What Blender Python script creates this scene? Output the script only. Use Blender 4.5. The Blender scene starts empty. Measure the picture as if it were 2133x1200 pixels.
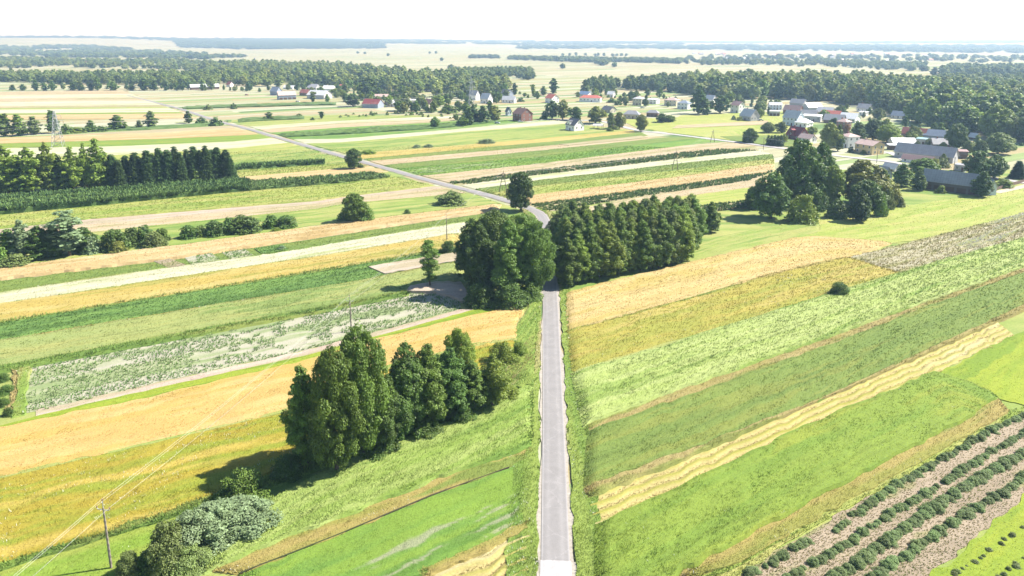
import bpy, math, random
import numpy as np
from mathutils import Vector

S = bpy.context.scene
COL = S.collection
R = math.radians
random.seed(7)

# ------------------------------------------------------------------ camera, light, exposure
EYE = 62.0            # flying height of the camera above the fields (m)
FOC = 1480.0          # focal length in photo pixels (photo 2133 wide)
CV = 400.0            # optical axis row in the photo (the photo is a crop, so the lens is shifted)
HOR = 86.0            # horizon row
PITCH = math.atan((CV - HOR) / FOC)
cd = bpy.data.cameras.new("camera")
cam = bpy.data.objects.new("camera", cd)
COL.objects.link(cam)
cam.location = (0, 0, EYE)
cam.rotation_euler = (math.pi / 2 - PITCH, 0, 0)
cd.sensor_width = 36.0
cd.lens = 36.0 * FOC / 2133.0
cd.shift_y = -(600.0 - CV) / 2133.0
cd.clip_start = 1.0
cd.clip_end = 60000.0
S.camera = cam

SUN_EL, SUN_AZ = 46.0, 77.0        # azimuth measured from +Y towards +X
w = bpy.data.worlds.new("World")
S.world = w
w.use_nodes = True
nt = w.node_tree
bg = nt.nodes["Background"]
sky = nt.nodes.new("ShaderNodeTexSky")
sky.sky_type = 'NISHITA'
sky.sun_disc = False
sky.sun_elevation = R(SUN_EL)
sky.sun_rotation = R(SUN_AZ)
sky.air_density = 0.85
sky.dust_density = 0.0
nt.links.new(sky.outputs[0], bg.inputs[0])
bg.inputs[1].default_value = 0.072
sd = bpy.data.lights.new("sun", 'SUN')
sun = bpy.data.objects.new("sun", sd)
COL.objects.link(sun)
sd.energy = 4.9
sd.angle = R(0.55)
sd.color = (1.0, 0.955, 0.88)
sv = Vector((math.cos(R(SUN_EL)) * math.sin(R(SUN_AZ)), math.cos(R(SUN_EL)) * math.cos(R(SUN_AZ)), math.sin(R(SUN_EL))))
sun.rotation_euler = sv.to_track_quat('Z', 'Y').to_euler()
sun.location = (300, 100, 400)

S.render.engine = 'CYCLES'
S.view_settings.view_transform = 'Standard'
S.view_settings.look = 'None'
S.view_settings.gamma = 1.0
S.view_settings.use_curve_mapping = False
S.view_settings.exposure = 1.36
S.cycles.use_denoising = True
S.cycles.max_bounces = 6
S.cycles.diffuse_bounces = 2
S.cycles.transmission_bounces = 3
S.cycles.volume_bounces = 0
S.cycles.transparent_max_bounces = 4

# ------------------------------------------------------------------ helpers
CP, SP = math.cos(PITCH), math.sin(PITCH)

def G(u, v, z=0.0):
    """photo pixel -> point on the level z (world metres) and its depth"""
    x = (u - 1066.5) / FOC
    y = (v - CV) / FOC
    dy = CP - y * SP
    dz = -SP - y * CP
    t = (z - EYE) / dz
    return x * t, dy * t, t

def G2(u, v):
    p = G(u, v)
    return np.array(p[:2])

def height_at(Y, v):
    """height of something at ground distance Y whose top is on photo row v"""
    y = (v - CV) / FOC
    return EYE + (-SP - y * CP) / (CP - y * SP) * Y

TAB = np.random.default_rng(3).random((256, 256))

def vnoise(x, y, o=0):
    x = np.asarray(x, float) + o * 37.3
    y = np.asarray(y, float) + o * 17.9
    xi = np.floor(x).astype(int)
    yi = np.floor(y).astype(int)
    fx = x - xi
    fy = y - yi
    fx = fx * fx * (3 - 2 * fx)
    fy = fy * fy * (3 - 2 * fy)
    a = TAB[xi % 256, yi % 256]
    b = TAB[(xi + 1) % 256, yi % 256]
    c = TAB[xi % 256, (yi + 1) % 256]
    d = TAB[(xi + 1) % 256, (yi + 1) % 256]
    return (a * (1 - fx) + b * fx) * (1 - fy) + (c * (1 - fx) + d * fx) * fy

def sstep(a, b, x):
    t = np.clip((x - a) / (b - a), 0, 1)
    return t * t * (3 - 2 * t)

def mesh_np(name, verts, quads=None, tris=None, col=None, shade=None, mats=(), qmat=None, smooth=False):
    me = bpy.data.meshes.new(name)
    verts = np.asarray(verts, np.float32)
    nq = 0 if quads is None else len(quads)
    ntr = 0 if tris is None else len(tris)
    me.vertices.add(len(verts))
    me.vertices.foreach_set("co", verts.ravel())
    loops = []
    starts = []
    if nq:
        loops.append(np.asarray(quads, np.int32).ravel())
        starts.append(np.arange(nq, dtype=np.int32) * 4)
    if ntr:
        loops.append(np.asarray(tris, np.int32).ravel())
        starts.append(np.arange(ntr, dtype=np.int32) * 3 + nq * 4)
    lv = np.concatenate(loops)
    me.loops.add(len(lv))
    me.loops.foreach_set("vertex_index", lv)
    me.polygons.add(nq + ntr)
    me.polygons.foreach_set("loop_start", np.concatenate(starts))
    if qmat is not None:
        me.polygons.foreach_set("material_index", np.asarray(qmat, np.int32))
    me.polygons.foreach_set("use_smooth", np.full(nq + ntr, bool(smooth)))
    if col is not None:
        a = me.attributes.new("Col", 'FLOAT_COLOR', 'POINT')
        c4 = np.ones((len(verts), 4), np.float32)
        c4[:, :3] = col
        a.data.foreach_set("color", c4.ravel())
    if shade is not None:
        a = me.attributes.new("shade", 'FLOAT', 'POINT')
        a.data.foreach_set("value", np.asarray(shade, np.float32))
    for m in mats:
        me.materials.append(m)
    me.update(calc_edges=True)
    return me

class MB:
    """collects boxes, bars, prisms and polygons, builds ONE mesh"""
    def __init__(self):
        self.v = []
        self.f = []
    def poly(self, pts):
        n = len(self.v)
        self.v += [tuple(p) for p in pts]
        self.f.append(tuple(range(n, n + len(pts))))
    def box(self, x0, x1, y0, y1, z0, z1):
        n = len(self.v)
        self.v += [(x0, y0, z0), (x1, y0, z0), (x1, y1, z0), (x0, y1, z0), (x0, y0, z1), (x1, y0, z1), (x1, y1, z1), (x0, y1, z1)]
        self.f += [tuple(n + i for i in q) for q in ((3, 2, 1, 0), (4, 5, 6, 7), (0, 1, 5, 4), (1, 2, 6, 5), (2, 3, 7, 6), (3, 0, 4, 7))]
        return self
    def slab(self, pts, th):
        """closed plate: polygon pts moved down by th"""
        n = len(self.v)
        k = len(pts)
        self.v += [tuple(p) for p in pts] + [(p[0], p[1], p[2] - th) for p in pts]
        self.f.append(tuple(range(n, n + k)))
        self.f.append(tuple(range(n + 2 * k - 1, n + k - 1, -1)))
        for i in range(k):
            j = (i + 1) % k
            self.f.append((n + i, n + k + i, n + k + j, n + j))
        return self
    def tube(self, pts, rads, k=6, cap=True):
        n = len(self.v)
        P = [Vector(p) for p in pts]
        for i, p in enumerate(P):
            d = (P[min(i + 1, len(P) - 1)] - P[max(i - 1, 0)])
            if d.length < 1e-9:
                d = Vector((0, 0, 1))
            d.normalize()
            a = d.cross(Vector((0, 0, 1)) if abs(d.z) < 0.95 else Vector((1, 0, 0))).normalized()
            b = d.cross(a)
            for q in range(k):
                an = 2 * math.pi * q / k
                self.v.append(tuple(p + (a * math.cos(an) + b * math.sin(an)) * rads[i]))
        for i in range(len(P) - 1):
            for q in range(k):
                q2 = (q + 1) % k
                self.f.append((n + i * k + q, n + i * k + q2, n + (i + 1) * k + q2, n + (i + 1) * k + q))
        if cap:
            self.f.append(tuple(n + q for q in range(k - 1, -1, -1)))
            self.f.append(tuple(n + (len(P) - 1) * k + q for q in range(k)))
        return self
    def mesh(self, name, mat):
        me = bpy.data.meshes.new(name)
        me.from_pydata(self.v, [], self.f)
        me.materials.append(mat)
        me.update()
        return me

def put(name, data, parent=None, loc=(0, 0, 0), rz=0.0, scale=None):
    o = bpy.data.objects.new(name, data)
    COL.objects.link(o)
    if parent is not None:
        o.parent = parent
    o.location = loc
    o.rotation_euler = (0, 0, rz)
    if scale is not None:
        o.scale = scale
    return o

def tag(o, label, cat, group=None):
    o['label'] = label
    o['category'] = cat
    if group:
        o['group'] = group
    return o

def structure(o):
    o['kind'] = 'structure'
    return o

# ------------------------------------------------------------------ materials
def new_mat(name):
    m = bpy.data.materials.new(name)
    m.use_nodes = True
    t = m.node_tree
    b = t.nodes["Principled BSDF"]
    return m, t, b

def N(t, typ, **kw):
    n = t.nodes.new(typ)
    for k, v in kw.items():
        setattr(n, k, v)
    return n

def math_node(t, op, a, b=None, c=None):
    n = N(t, "ShaderNodeMath", operation=op)
    for i, x in enumerate((a, b, c)):
        if x is None:
            continue
        if isinstance(x, (int, float)):
            n.inputs[i].default_value = x
        else:
            t.links.new(x, n.inputs[i])
    return n.outputs[0]

def mul_col(t, col, fac):
    n = N(t, "ShaderNodeVectorMath", operation='SCALE')
    t.links.new(col, n.inputs[0])
    if isinstance(fac, (int, float)):
        n.inputs['Scale'].default_value = fac
    else:
        t.links.new(fac, n.inputs['Scale'])
    return n.outputs[0]

def plain(name, c, rough=0.8, noise=0.25, scale=1.5, metal=0.0, bump=0.0, spec=0.3):
    m, t, b = new_mat(name)
    tc = N(t, "ShaderNodeTexCoord")
    nz = N(t, "ShaderNodeTexNoise")
    nz.inputs['Scale'].default_value = scale
    nz.inputs['Detail'].default_value = 5
    t.links.new(tc.outputs['Object'], nz.inputs['Vector'])
    f = math_node(t, 'MULTIPLY_ADD', nz.outputs['Fac'], 2 * noise, 1 - noise)
    rgb = N(t, "ShaderNodeRGB")
    rgb.outputs[0].default_value = (*c, 1)
    t.links.new(mul_col(t, rgb.outputs[0], f), b.inputs['Base Color'])
    b.inputs['Roughness'].default_value = rough
    b.inputs['Metallic'].default_value = metal
    b.inputs['Specular IOR Level'].default_value = spec
    if bump:
        bp = N(t, "ShaderNodeBump")
        bp.inputs['Strength'].default_value = bump
        t.links.new(nz.outputs['Fac'], bp.inputs['Height'])
        t.links.new(bp.outputs[0], b.inputs['Normal'])
    return m

def roof_mat(name, c, period=0.9, rough=0.6):
    """sheets / tile courses: fine ribs down the slope and course lines, plus weathering"""
    m, t, b = new_mat(name)
    tc = N(t, "ShaderNodeTexCoord")
    sx = N(t, "ShaderNodeSeparateXYZ")
    t.links.new(tc.outputs['Object'], sx.inputs[0])
    fx = math_node(t, 'FRACT', math_node(t, 'DIVIDE', sx.outputs[0], period))
    rib = math_node(t, 'LESS_THAN', fx, 0.16)
    fz = math_node(t, 'FRACT', math_node(t, 'DIVIDE', sx.outputs[2], period * 0.8))
    crs = math_node(t, 'LESS_THAN', fz, 0.15)
    nz = N(t, "ShaderNodeTexNoise")
    nz.inputs['Scale'].default_value = 0.6
    nz.inputs['Detail'].default_value = 6
    t.links.new(tc.outputs['Object'], nz.inputs['Vector'])
    f = math_node(t, 'MULTIPLY_ADD', nz.outputs['Fac'], 0.5, 0.78)
    f = math_node(t, 'SUBTRACT', f, math_node(t, 'MULTIPLY', rib, 0.14))
    f = math_node(t, 'SUBTRACT', f, math_node(t, 'MULTIPLY', crs, 0.10))
    rgb = N(t, "ShaderNodeRGB")
    rgb.outputs[0].default_value = (*c, 1)
    t.links.new(mul_col(t, rgb.outputs[0], f), b.inputs['Base Color'])
    b.inputs['Roughness'].default_value = rough
    b.inputs['Specular IOR Level'].default_value = 0.35
    return m

def crop_mat(name="crop", trans=0.18):
    m, t, b = new_mat(name)
    at = N(t, "ShaderNodeAttribute", attribute_name="Col")
    geo = N(t, "ShaderNodeNewGeometry")
    nz = N(t, "ShaderNodeTexNoise")
    nz.inputs['Scale'].default_value = 3.2
    nz.inputs['Detail'].default_value = 5
    nz.inputs['Roughness'].default_value = 0.7
    t.links.new(geo.outputs['Position'], nz.inputs['Vector'])
    n2 = N(t, "ShaderNodeTexNoise")
    n2.inputs['Scale'].default_value = 0.16
    n2.inputs['Detail'].default_value = 3
    t.links.new(geo.outputs['Position'], n2.inputs['Vector'])
    f = math_node(t, 'MULTIPLY_ADD', nz.outputs['Fac'], 1.0, 0.36)
    f = math_node(t, 'ADD', f, math_node(t, 'MULTIPLY', n2.outputs['Fac'], 0.30))
    c = mul_col(t, at.outputs['Color'], f)
    t.links.new(c, b.inputs['Base Color'])
    b.inputs['Roughness'].default_value = 0.8
    b.inputs['Specular IOR Level'].default_value = 0.15
    bp = N(t, "ShaderNodeBump")
    bp.inputs['Strength'].default_value = 0.5
    bp.inputs['Distance'].default_value = 0.12
    t.links.new(nz.outputs['Fac'], bp.inputs['Height'])
    t.links.new(bp.outputs[0], b.inputs['Normal'])
    tr = N(t, "ShaderNodeBsdfTranslucent")
    t.links.new(c, tr.inputs['Color'])
    mx = N(t, "ShaderNodeMixShader")
    mx.inputs[0].default_value = trans
    t.links.new(b.outputs[0], mx.inputs[1])
    t.links.new(tr.outputs[0], mx.inputs[2])
    t.links.new(mx.outputs[0], t.nodes["Material Output"].inputs[0])
    return m

def leaf_mat(name="foliage", trans=0.20, fixed=None):
    """colour from the object's own colour, varied leaf by leaf and tree by tree"""
    m, t, b = new_mat(name)
    oi = N(t, "ShaderNodeObjectInfo")
    at = N(t, "ShaderNodeAttribute", attribute_name="shade")
    f = math_node(t, 'MULTIPLY', at.outputs['Fac'], math_node(t, 'MULTIPLY_ADD', oi.outputs['Random'], 0.3, 0.90))
    hs = N(t, "ShaderNodeHueSaturation")
    t.links.new(math_node(t, 'MULTIPLY_ADD', oi.outputs['Random'], 0.018, 0.489), hs.inputs['Hue'])
    if fixed is None:
        t.links.new(oi.outputs['Color'], hs.inputs['Color'])
    else:
        hs.inputs['Color'].default_value = (*fixed, 1)
    c = mul_col(t, hs.outputs[0], f)
    t.links.new(c, b.inputs['Base Color'])
    b.inputs['Roughness'].default_value = 0.5
    b.inputs['Specular IOR Level'].default_value = 0.3
    tr = N(t, "ShaderNodeBsdfTranslucent")
    mixc = N(t, "ShaderNodeMix", data_type='RGBA', blend_type='MULTIPLY')
    mixc.inputs[0].default_value = 1.0
    t.links.new(c, mixc.inputs[6])
    mixc.inputs[7].default_value = (1.7, 1.6, 0.7, 1)
    t.links.new(mixc.outputs[2], tr.inputs['Color'])
    mx = N(t, "ShaderNodeMixShader")
    mx.inputs[0].default_value = trans
    t.links.new(b.outputs[0], mx.inputs[1])
    t.links.new(tr.outputs[0], mx.inputs[2])
    t.links.new(mx.outputs[0], t.nodes["Material Output"].inputs[0])
    return m

CROP = crop_mat()
LEAF = leaf_mat()
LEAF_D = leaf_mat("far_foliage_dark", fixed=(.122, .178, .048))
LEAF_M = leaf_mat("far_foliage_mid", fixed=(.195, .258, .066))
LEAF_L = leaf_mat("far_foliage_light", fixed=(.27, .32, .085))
BARK = plain("bark", (0.10, 0.075, 0.055), 0.9, 0.4, 4)

def strip_ground_mat():
    """open farmland far from the camera: narrow strips in many crops, parcels of different length"""
    m, t, b = new_mat("farmland")
    geo = N(t, "ShaderNodeNewGeometry")
    mp = N(t, "ShaderNodeMapping")
    mp.inputs['Rotation'].default_value = (0, 0, R(-30))
    t.links.new(geo.outputs['Position'], mp.inputs['Vector'])
    wn = N(t, "ShaderNodeTexNoise")
    wn.inputs['Scale'].default_value = 0.004
    wn.inputs['Detail'].default_value = 1
    t.links.new(geo.outputs['Position'], wn.inputs['Vector'])
    sx = N(t, "ShaderNodeSeparateXYZ")
    t.links.new(mp.outputs[0], sx.inputs[0])
    across = math_node(t, 'ADD', sx.outputs[1], math_node(t, 'MULTIPLY', wn.outputs['Fac'], 60))
    def cells(width, length, seed):
        ci = math_node(t, 'FLOOR', math_node(t, 'DIVIDE', across, width))
        w1 = N(t, "ShaderNodeTexWhiteNoise", noise_dimensions='1D')
        t.links.new(math_node(t, 'ADD', ci, seed), w1.inputs['W'])
        sh = math_node(t, 'MULTIPLY', w1.outputs['Value'], length)
        li = math_node(t, 'FLOOR', math_node(t, 'DIVIDE', math_node(t, 'ADD', sx.outputs[0], sh), length))
        cb = N(t, "ShaderNodeCombineXYZ")
        t.links.new(ci, cb.inputs[0])
        t.links.new(li, cb.inputs[1])
        cb.inputs[2].default_value = seed
        w2 = N(t, "ShaderNodeTexWhiteNoise", noise_dimensions='3D')
        t.links.new(cb.outputs[0], w2.inputs['Vector'])
        fr = math_node(t, 'FRACT', math_node(t, 'DIVIDE', across, width))
        return w2.outputs['Value'], fr
    v1, f1 = cells(26.0, 420.0, 1.5)
    v2, f2 = cells(11.0, 260.0, 7.5)
    rp = N(t, "ShaderNodeValToRGB")
    rp.color_ramp.interpolation = 'CONSTANT'
    e = rp.color_ramp.elements
    pal = [(0.0, (0.312, 0.298, 0.184)), (0.17, (0.305, 0.258, 0.154)), (0.33, (0.341, 0.345, 0.238)), (0.5, (0.201, 0.258, 0.099)),
           (0.6, (0.297, 0.251, 0.131)), (0.74, (0.267, 0.283, 0.146)), (0.86, (0.105, 0.165, 0.055)), (0.92, (0.356, 0.353, 0.253))]
    e[0].position, e[0].color = 0.0, (*pal[0][1], 1)
    e[1].position, e[1].color = pal[1][0], (*pal[1][1], 1)
    for p, c in pal[2:]:
        x = e.new(p)
        x.color = (*c, 1)
    t.links.new(math_node(t, 'FRACT', math_node(t, 'ADD', v1, math_node(t, 'MULTIPLY', v2, 0.4))), rp.inputs[0])
    nz = N(t, "ShaderNodeTexNoise")
    nz.inputs['Scale'].default_value = 0.15
    nz.inputs['Detail'].default_value = 7
    nz.inputs['Roughness'].default_value = 0.65
    mp2 = N(t, "ShaderNodeMapping")
    mp2.inputs['Scale'].default_value = (0.25, 1.6, 1)
    t.links.new(mp.outputs[0], mp2.inputs['Vector'])
    t.links.new(mp2.outputs[0], nz.inputs['Vector'])
    edge = math_node(t, 'LESS_THAN', f1, 0.035)
    f = math_node(t, 'MULTIPLY_ADD', nz.outputs['Fac'], 0.7, 0.66)
    mg = N(t, "ShaderNodeMix", data_type='RGBA')
    t.links.new(math_node(t, 'MULTIPLY', edge, 0.75), mg.inputs[0])
    t.links.new(rp.outputs[0], mg.inputs[6])
    mg.inputs[7].default_value = (0.10, 0.14, 0.05, 1)
    t.links.new(mul_col(t, mg.outputs[2], f), b.inputs['Base Color'])
    b.inputs['Roughness'].default_value = 0.9
    b.inputs['Specular IOR Level'].default_value = 0.1
    return m

def asphalt_mat(name, c, edge=True):
    m, t, b = new_mat(name)
    geo = N(t, "ShaderNodeNewGeometry")
    at = N(t, "ShaderNodeAttribute", attribute_name="across")
    n1 = N(t, "ShaderNodeTexNoise")
    n1.inputs['Scale'].default_value = 0.5
    n1.inputs['Detail'].default_value = 8
    n1.inputs['Roughness'].default_value = 0.7
    t.links.new(geo.outputs['Position'], n1.inputs['Vector'])
    n2 = N(t, "ShaderNodeTexNoise")
    n2.inputs['Scale'].default_value = 9.0
    n2.inputs['Detail'].default_value = 3
    t.links.new(geo.outputs['Position'], n2.inputs['Vector'])
    vo = N(t, "ShaderNodeTexVoronoi", feature='DISTANCE_TO_EDGE')
    vo.inputs['Scale'].default_value = 0.22
    wv = N(t, "ShaderNodeVectorMath", operation='ADD')
    t.links.new(geo.outputs['Position'], wv.inputs[0])
    t.links.new(mul_col(t, n1.outputs['Color'], 2.2), wv.inputs[1])
    t.links.new(wv.outputs[0], vo.inputs['Vector'])
    crack = math_node(t, 'LESS_THAN', vo.outputs['Distance'], 0.012)
    ab = math_node(t, 'ABSOLUTE', at.outputs['Fac'])
    wheel = math_node(t, 'SUBTRACT', 1.0, math_node(t, 'MULTIPLY', math_node(t, 'ABSOLUTE', math_node(t, 'SUBTRACT', ab, 0.5)), 4.0), None)
    wheel = math_node(t, 'MAXIMUM', wheel, 0.0)
    f = math_node(t, 'MULTIPLY_ADD', n1.outputs['Fac'], 0.55, 0.60)
    f = math_node(t, 'ADD', f, math_node(t, 'MULTIPLY_ADD', n2.outputs['Fac'], 0.3, -0.1))
    f = math_node(t, 'ADD', f, math_node(t, 'MULTIPLY', wheel, 0.12))
    f = math_node(t, 'ADD', f, math_node(t, 'MULTIPLY', crack, 0.14))
    dust = math_node(t, 'MULTIPLY', math_node(t, 'MAXIMUM', math_node(t, 'SUBTRACT', ab, 0.84), 0.0), 3.0)
    f = math_node(t, 'ADD', f, dust)
    rgb = N(t, "ShaderNodeRGB")
    rgb.outputs[0].default_value = (*c, 1)
    t.links.new(mul_col(t, rgb.outputs[0], f), b.inputs['Base Color'])
    b.inputs['Roughness'].default_value = 0.85
    return m
# ------------------------------------------------------------------ ground and far hills
def hill(x, y):
    r = np.hypot(x, y)
    amp = 44 + 52 * sstep(500, -4500, x) + 10 * sstep(2500, 6500, x)
    ridge = sstep(3800, 9300, r)
    roll = 0.72 + 0.5 * vnoise(x / 1500, y / 1500, 3) * sstep(3000, 6000, r)
    low = 9 * (vnoise(x / 700, y / 700, 5) - 0.4) * sstep(3200, 4800, r)
    return ridge * amp * roll + low

gx = np.sinh(np.linspace(-4.2, 4.2, 131)) / np.sinh(4.2) * 15000
gy = np.concatenate([np.linspace(-400, 2600, 31), np.geomspace(2700, 13500, 90)])
XX, YY = np.meshgrid(gx, gy, indexing='ij')
ZZ = hill(XX, YY)
nx_, ny_ = len(gx), len(gy)
ii = (np.arange(nx_ - 1)[:, None] * ny_ + np.arange(ny_ - 1)[None, :]).ravel()
gq = np.stack([ii, ii + ny_, ii + ny_ + 1, ii + 1], 1)
gme = mesh_np("ground", np.stack([XX.ravel(), YY.ravel(), ZZ.ravel()], 1), quads=gq, mats=[strip_ground_mat()], smooth=True)
structure(put("ground", gme))

# ------------------------------------------------------------------ roads
def spline(P, step):
    P = [np.array(p, float) for p in P]
    out = []
    for i in range(len(P) - 1):
        p0 = P[i - 1] if i > 0 else 2 * P[0] - P[1]
        p1, p2 = P[i], P[i + 1]
        p3 = P[i + 2] if i + 2 < len(P) else 2 * P[-1] - P[-2]
        n = max(2, int(np.linalg.norm(p2 - p1) / step))
        for k in range(n):
            t = k / n
            out.append(0.5 * ((2 * p1) + (-p0 + p2) * t + (2 * p0 - 5 * p1 + 4 * p2 - p3) * t * t + (-p0 + 3 * p1 - 3 * p2 + p3) * t ** 3))
    out.append(P[-1])
    return np.array(out)

def normals2(L):
    d = np.gradient(L, axis=0)
    d /= np.linalg.norm(d, axis=1)[:, None] + 1e-9
    return np.stack([d[:, 1], -d[:, 0]], 1)      # to the right of travel

main_px = [(1157.5, 1171), (1156, 1100), (1153, 900), (1150, 780), (1147, 640), (1143, 540), (1137, 475), (1128, 450), (1112, 439), (1085, 428), (1050, 417), (1000, 403), (900, 378), (800, 350),
           (700, 322), (600, 293), (510, 267), (470, 257), (430, 245), (375, 227), (320, 213), (265, 199)]
MAIN = spline([G2(*p) for p in main_px], 3.0)
d0 = MAIN[0] - MAIN[3]
d0 /= np.linalg.norm(d0)
NEAR = np.array([MAIN[0] + d0 * k for k in (0, 4, 8, 14, 24, 40)])
cross_px = [(1255, 253), (1300, 265), (1335, 273), (1400, 280), (1480, 290), (1560, 300), (1640, 311), (1760, 327), (1850, 337), (1900, 346), (1960, 356), (2030, 366), (2133, 381)]
CROSS = spline([G2(*p) for p in cross_px] + [G2(2133, 381) + (G2(2133, 381) - G2(2030, 366)) * 2], 4.0)
lane_px = [(1018, 262), (1100, 254), (1160, 249), (1255, 253)]
LANE = spline([G2(*p) for p in lane_px], 4.0)
lane2_px = [(1900, 340), (1850, 318), (1800, 322)]
ROADPTS = np.concatenate([MAIN, NEAR, CROSS])

def road_dist(P):
    P = np.asarray(P)
    out = np.empty(len(P))
    for i in range(0, len(P), 20000):
        q = P[i:i + 20000]
        out[i:i + 20000] = np.sqrt(((q[:, None, :] - ROADPTS[None, :, :]) ** 2).sum(2).min(1))
    return out

def ribbon(name, L, width, z, mat, kind=True, crown=0.0, wob=0.0):
    Nn = normals2(L)
    acr = np.array([-1, -0.5, 0, 0.5, 1])
    V, A = [], []
    for i in range(len(L)):
        for a in acr:
            o = a * width / 2
            if wob and abs(a) == 1:
                o += a * wob * (vnoise(i * 0.9, a * 5) + 0.6 * vnoise(i * 0.31, 9 + a) - 0.6)
            p = L[i] + Nn[i] * o
            V.append((p[0], p[1], z + crown * (1 - a * a)))
            A.append(a)
    k = len(acr)
    q = []
    for i in range(len(L) - 1):
        for j in range(k - 1):
            q.append((i * k + j, i * k + j + 1, (i + 1) * k + j + 1, (i + 1) * k + j))
    me = mesh_np(name, V, quads=q, mats=[mat], smooth=True)
    at = me.attributes.new("across", 'FLOAT', 'POINT')
    at.data.foreach_set("value", np.array(A, np.float32))
    return structure(put(name, me))

ASPH = asphalt_mat("asphalt", (0.225, 0.213, 0.207))
PALE = asphalt_mat("pale_asphalt", (0.36, 0.345, 0.34))
GRAV = plain("gravel", (0.32, 0.29, 0.245), 0.95, 0.45, 2.2)
DIRT = plain("dirt_track", (0.42, 0.35, 0.27), 0.95, 0.35, 0.8)
ribbon("road", MAIN, 3.5, 0.22, ASPH, crown=0.05)
ribbon("road_shoulder", MAIN, 4.3, 0.14, GRAV, wob=.7)
ribbon("road_patch", NEAR, 3.7, 0.21, PALE, crown=0.05)
ribbon("road_shoulder", NEAR, 4.6, 0.13, GRAV, wob=.7)
ribbon("village_road", CROSS, 4.4, 0.22, PALE, crown=0.04)
ribbon("village_lane", LANE, 4.0, 0.2, PALE)
ribbon("farm_drive", spline([G2(*p) for p in lane2_px], 4.0), 5.0, 0.19, PALE)
ribbon("field_track", spline([G2(*p) for p in [(2075, 402), (2133, 389), (2200, 372)]], 4.0), 3.4, 0.2, DIRT)

# ------------------------------------------------------------------ fields
def gpoly(px):
    P = [G2(*p) for p in px]
    if px[0][0] <= 2:
        d = P[0] - P[1]
        P.insert(0, P[0] + d / np.linalg.norm(d) * 70)
    if px[-1][0] >= 2130:
        d = P[-1] - P[-2]
        P.append(P[-1] + d / np.linalg.norm(d) * 50)
    return np.array(P)

def resamp(P, n):
    s = np.concatenate([[0], np.cumsum(np.linalg.norm(np.diff(P, axis=0), axis=1))])
    t = np.linspace(0, s[-1], n + 1)
    return np.stack([np.interp(t, s, P[:, 0]), np.interp(t, s, P[:, 1])], 1), s[-1]

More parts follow.
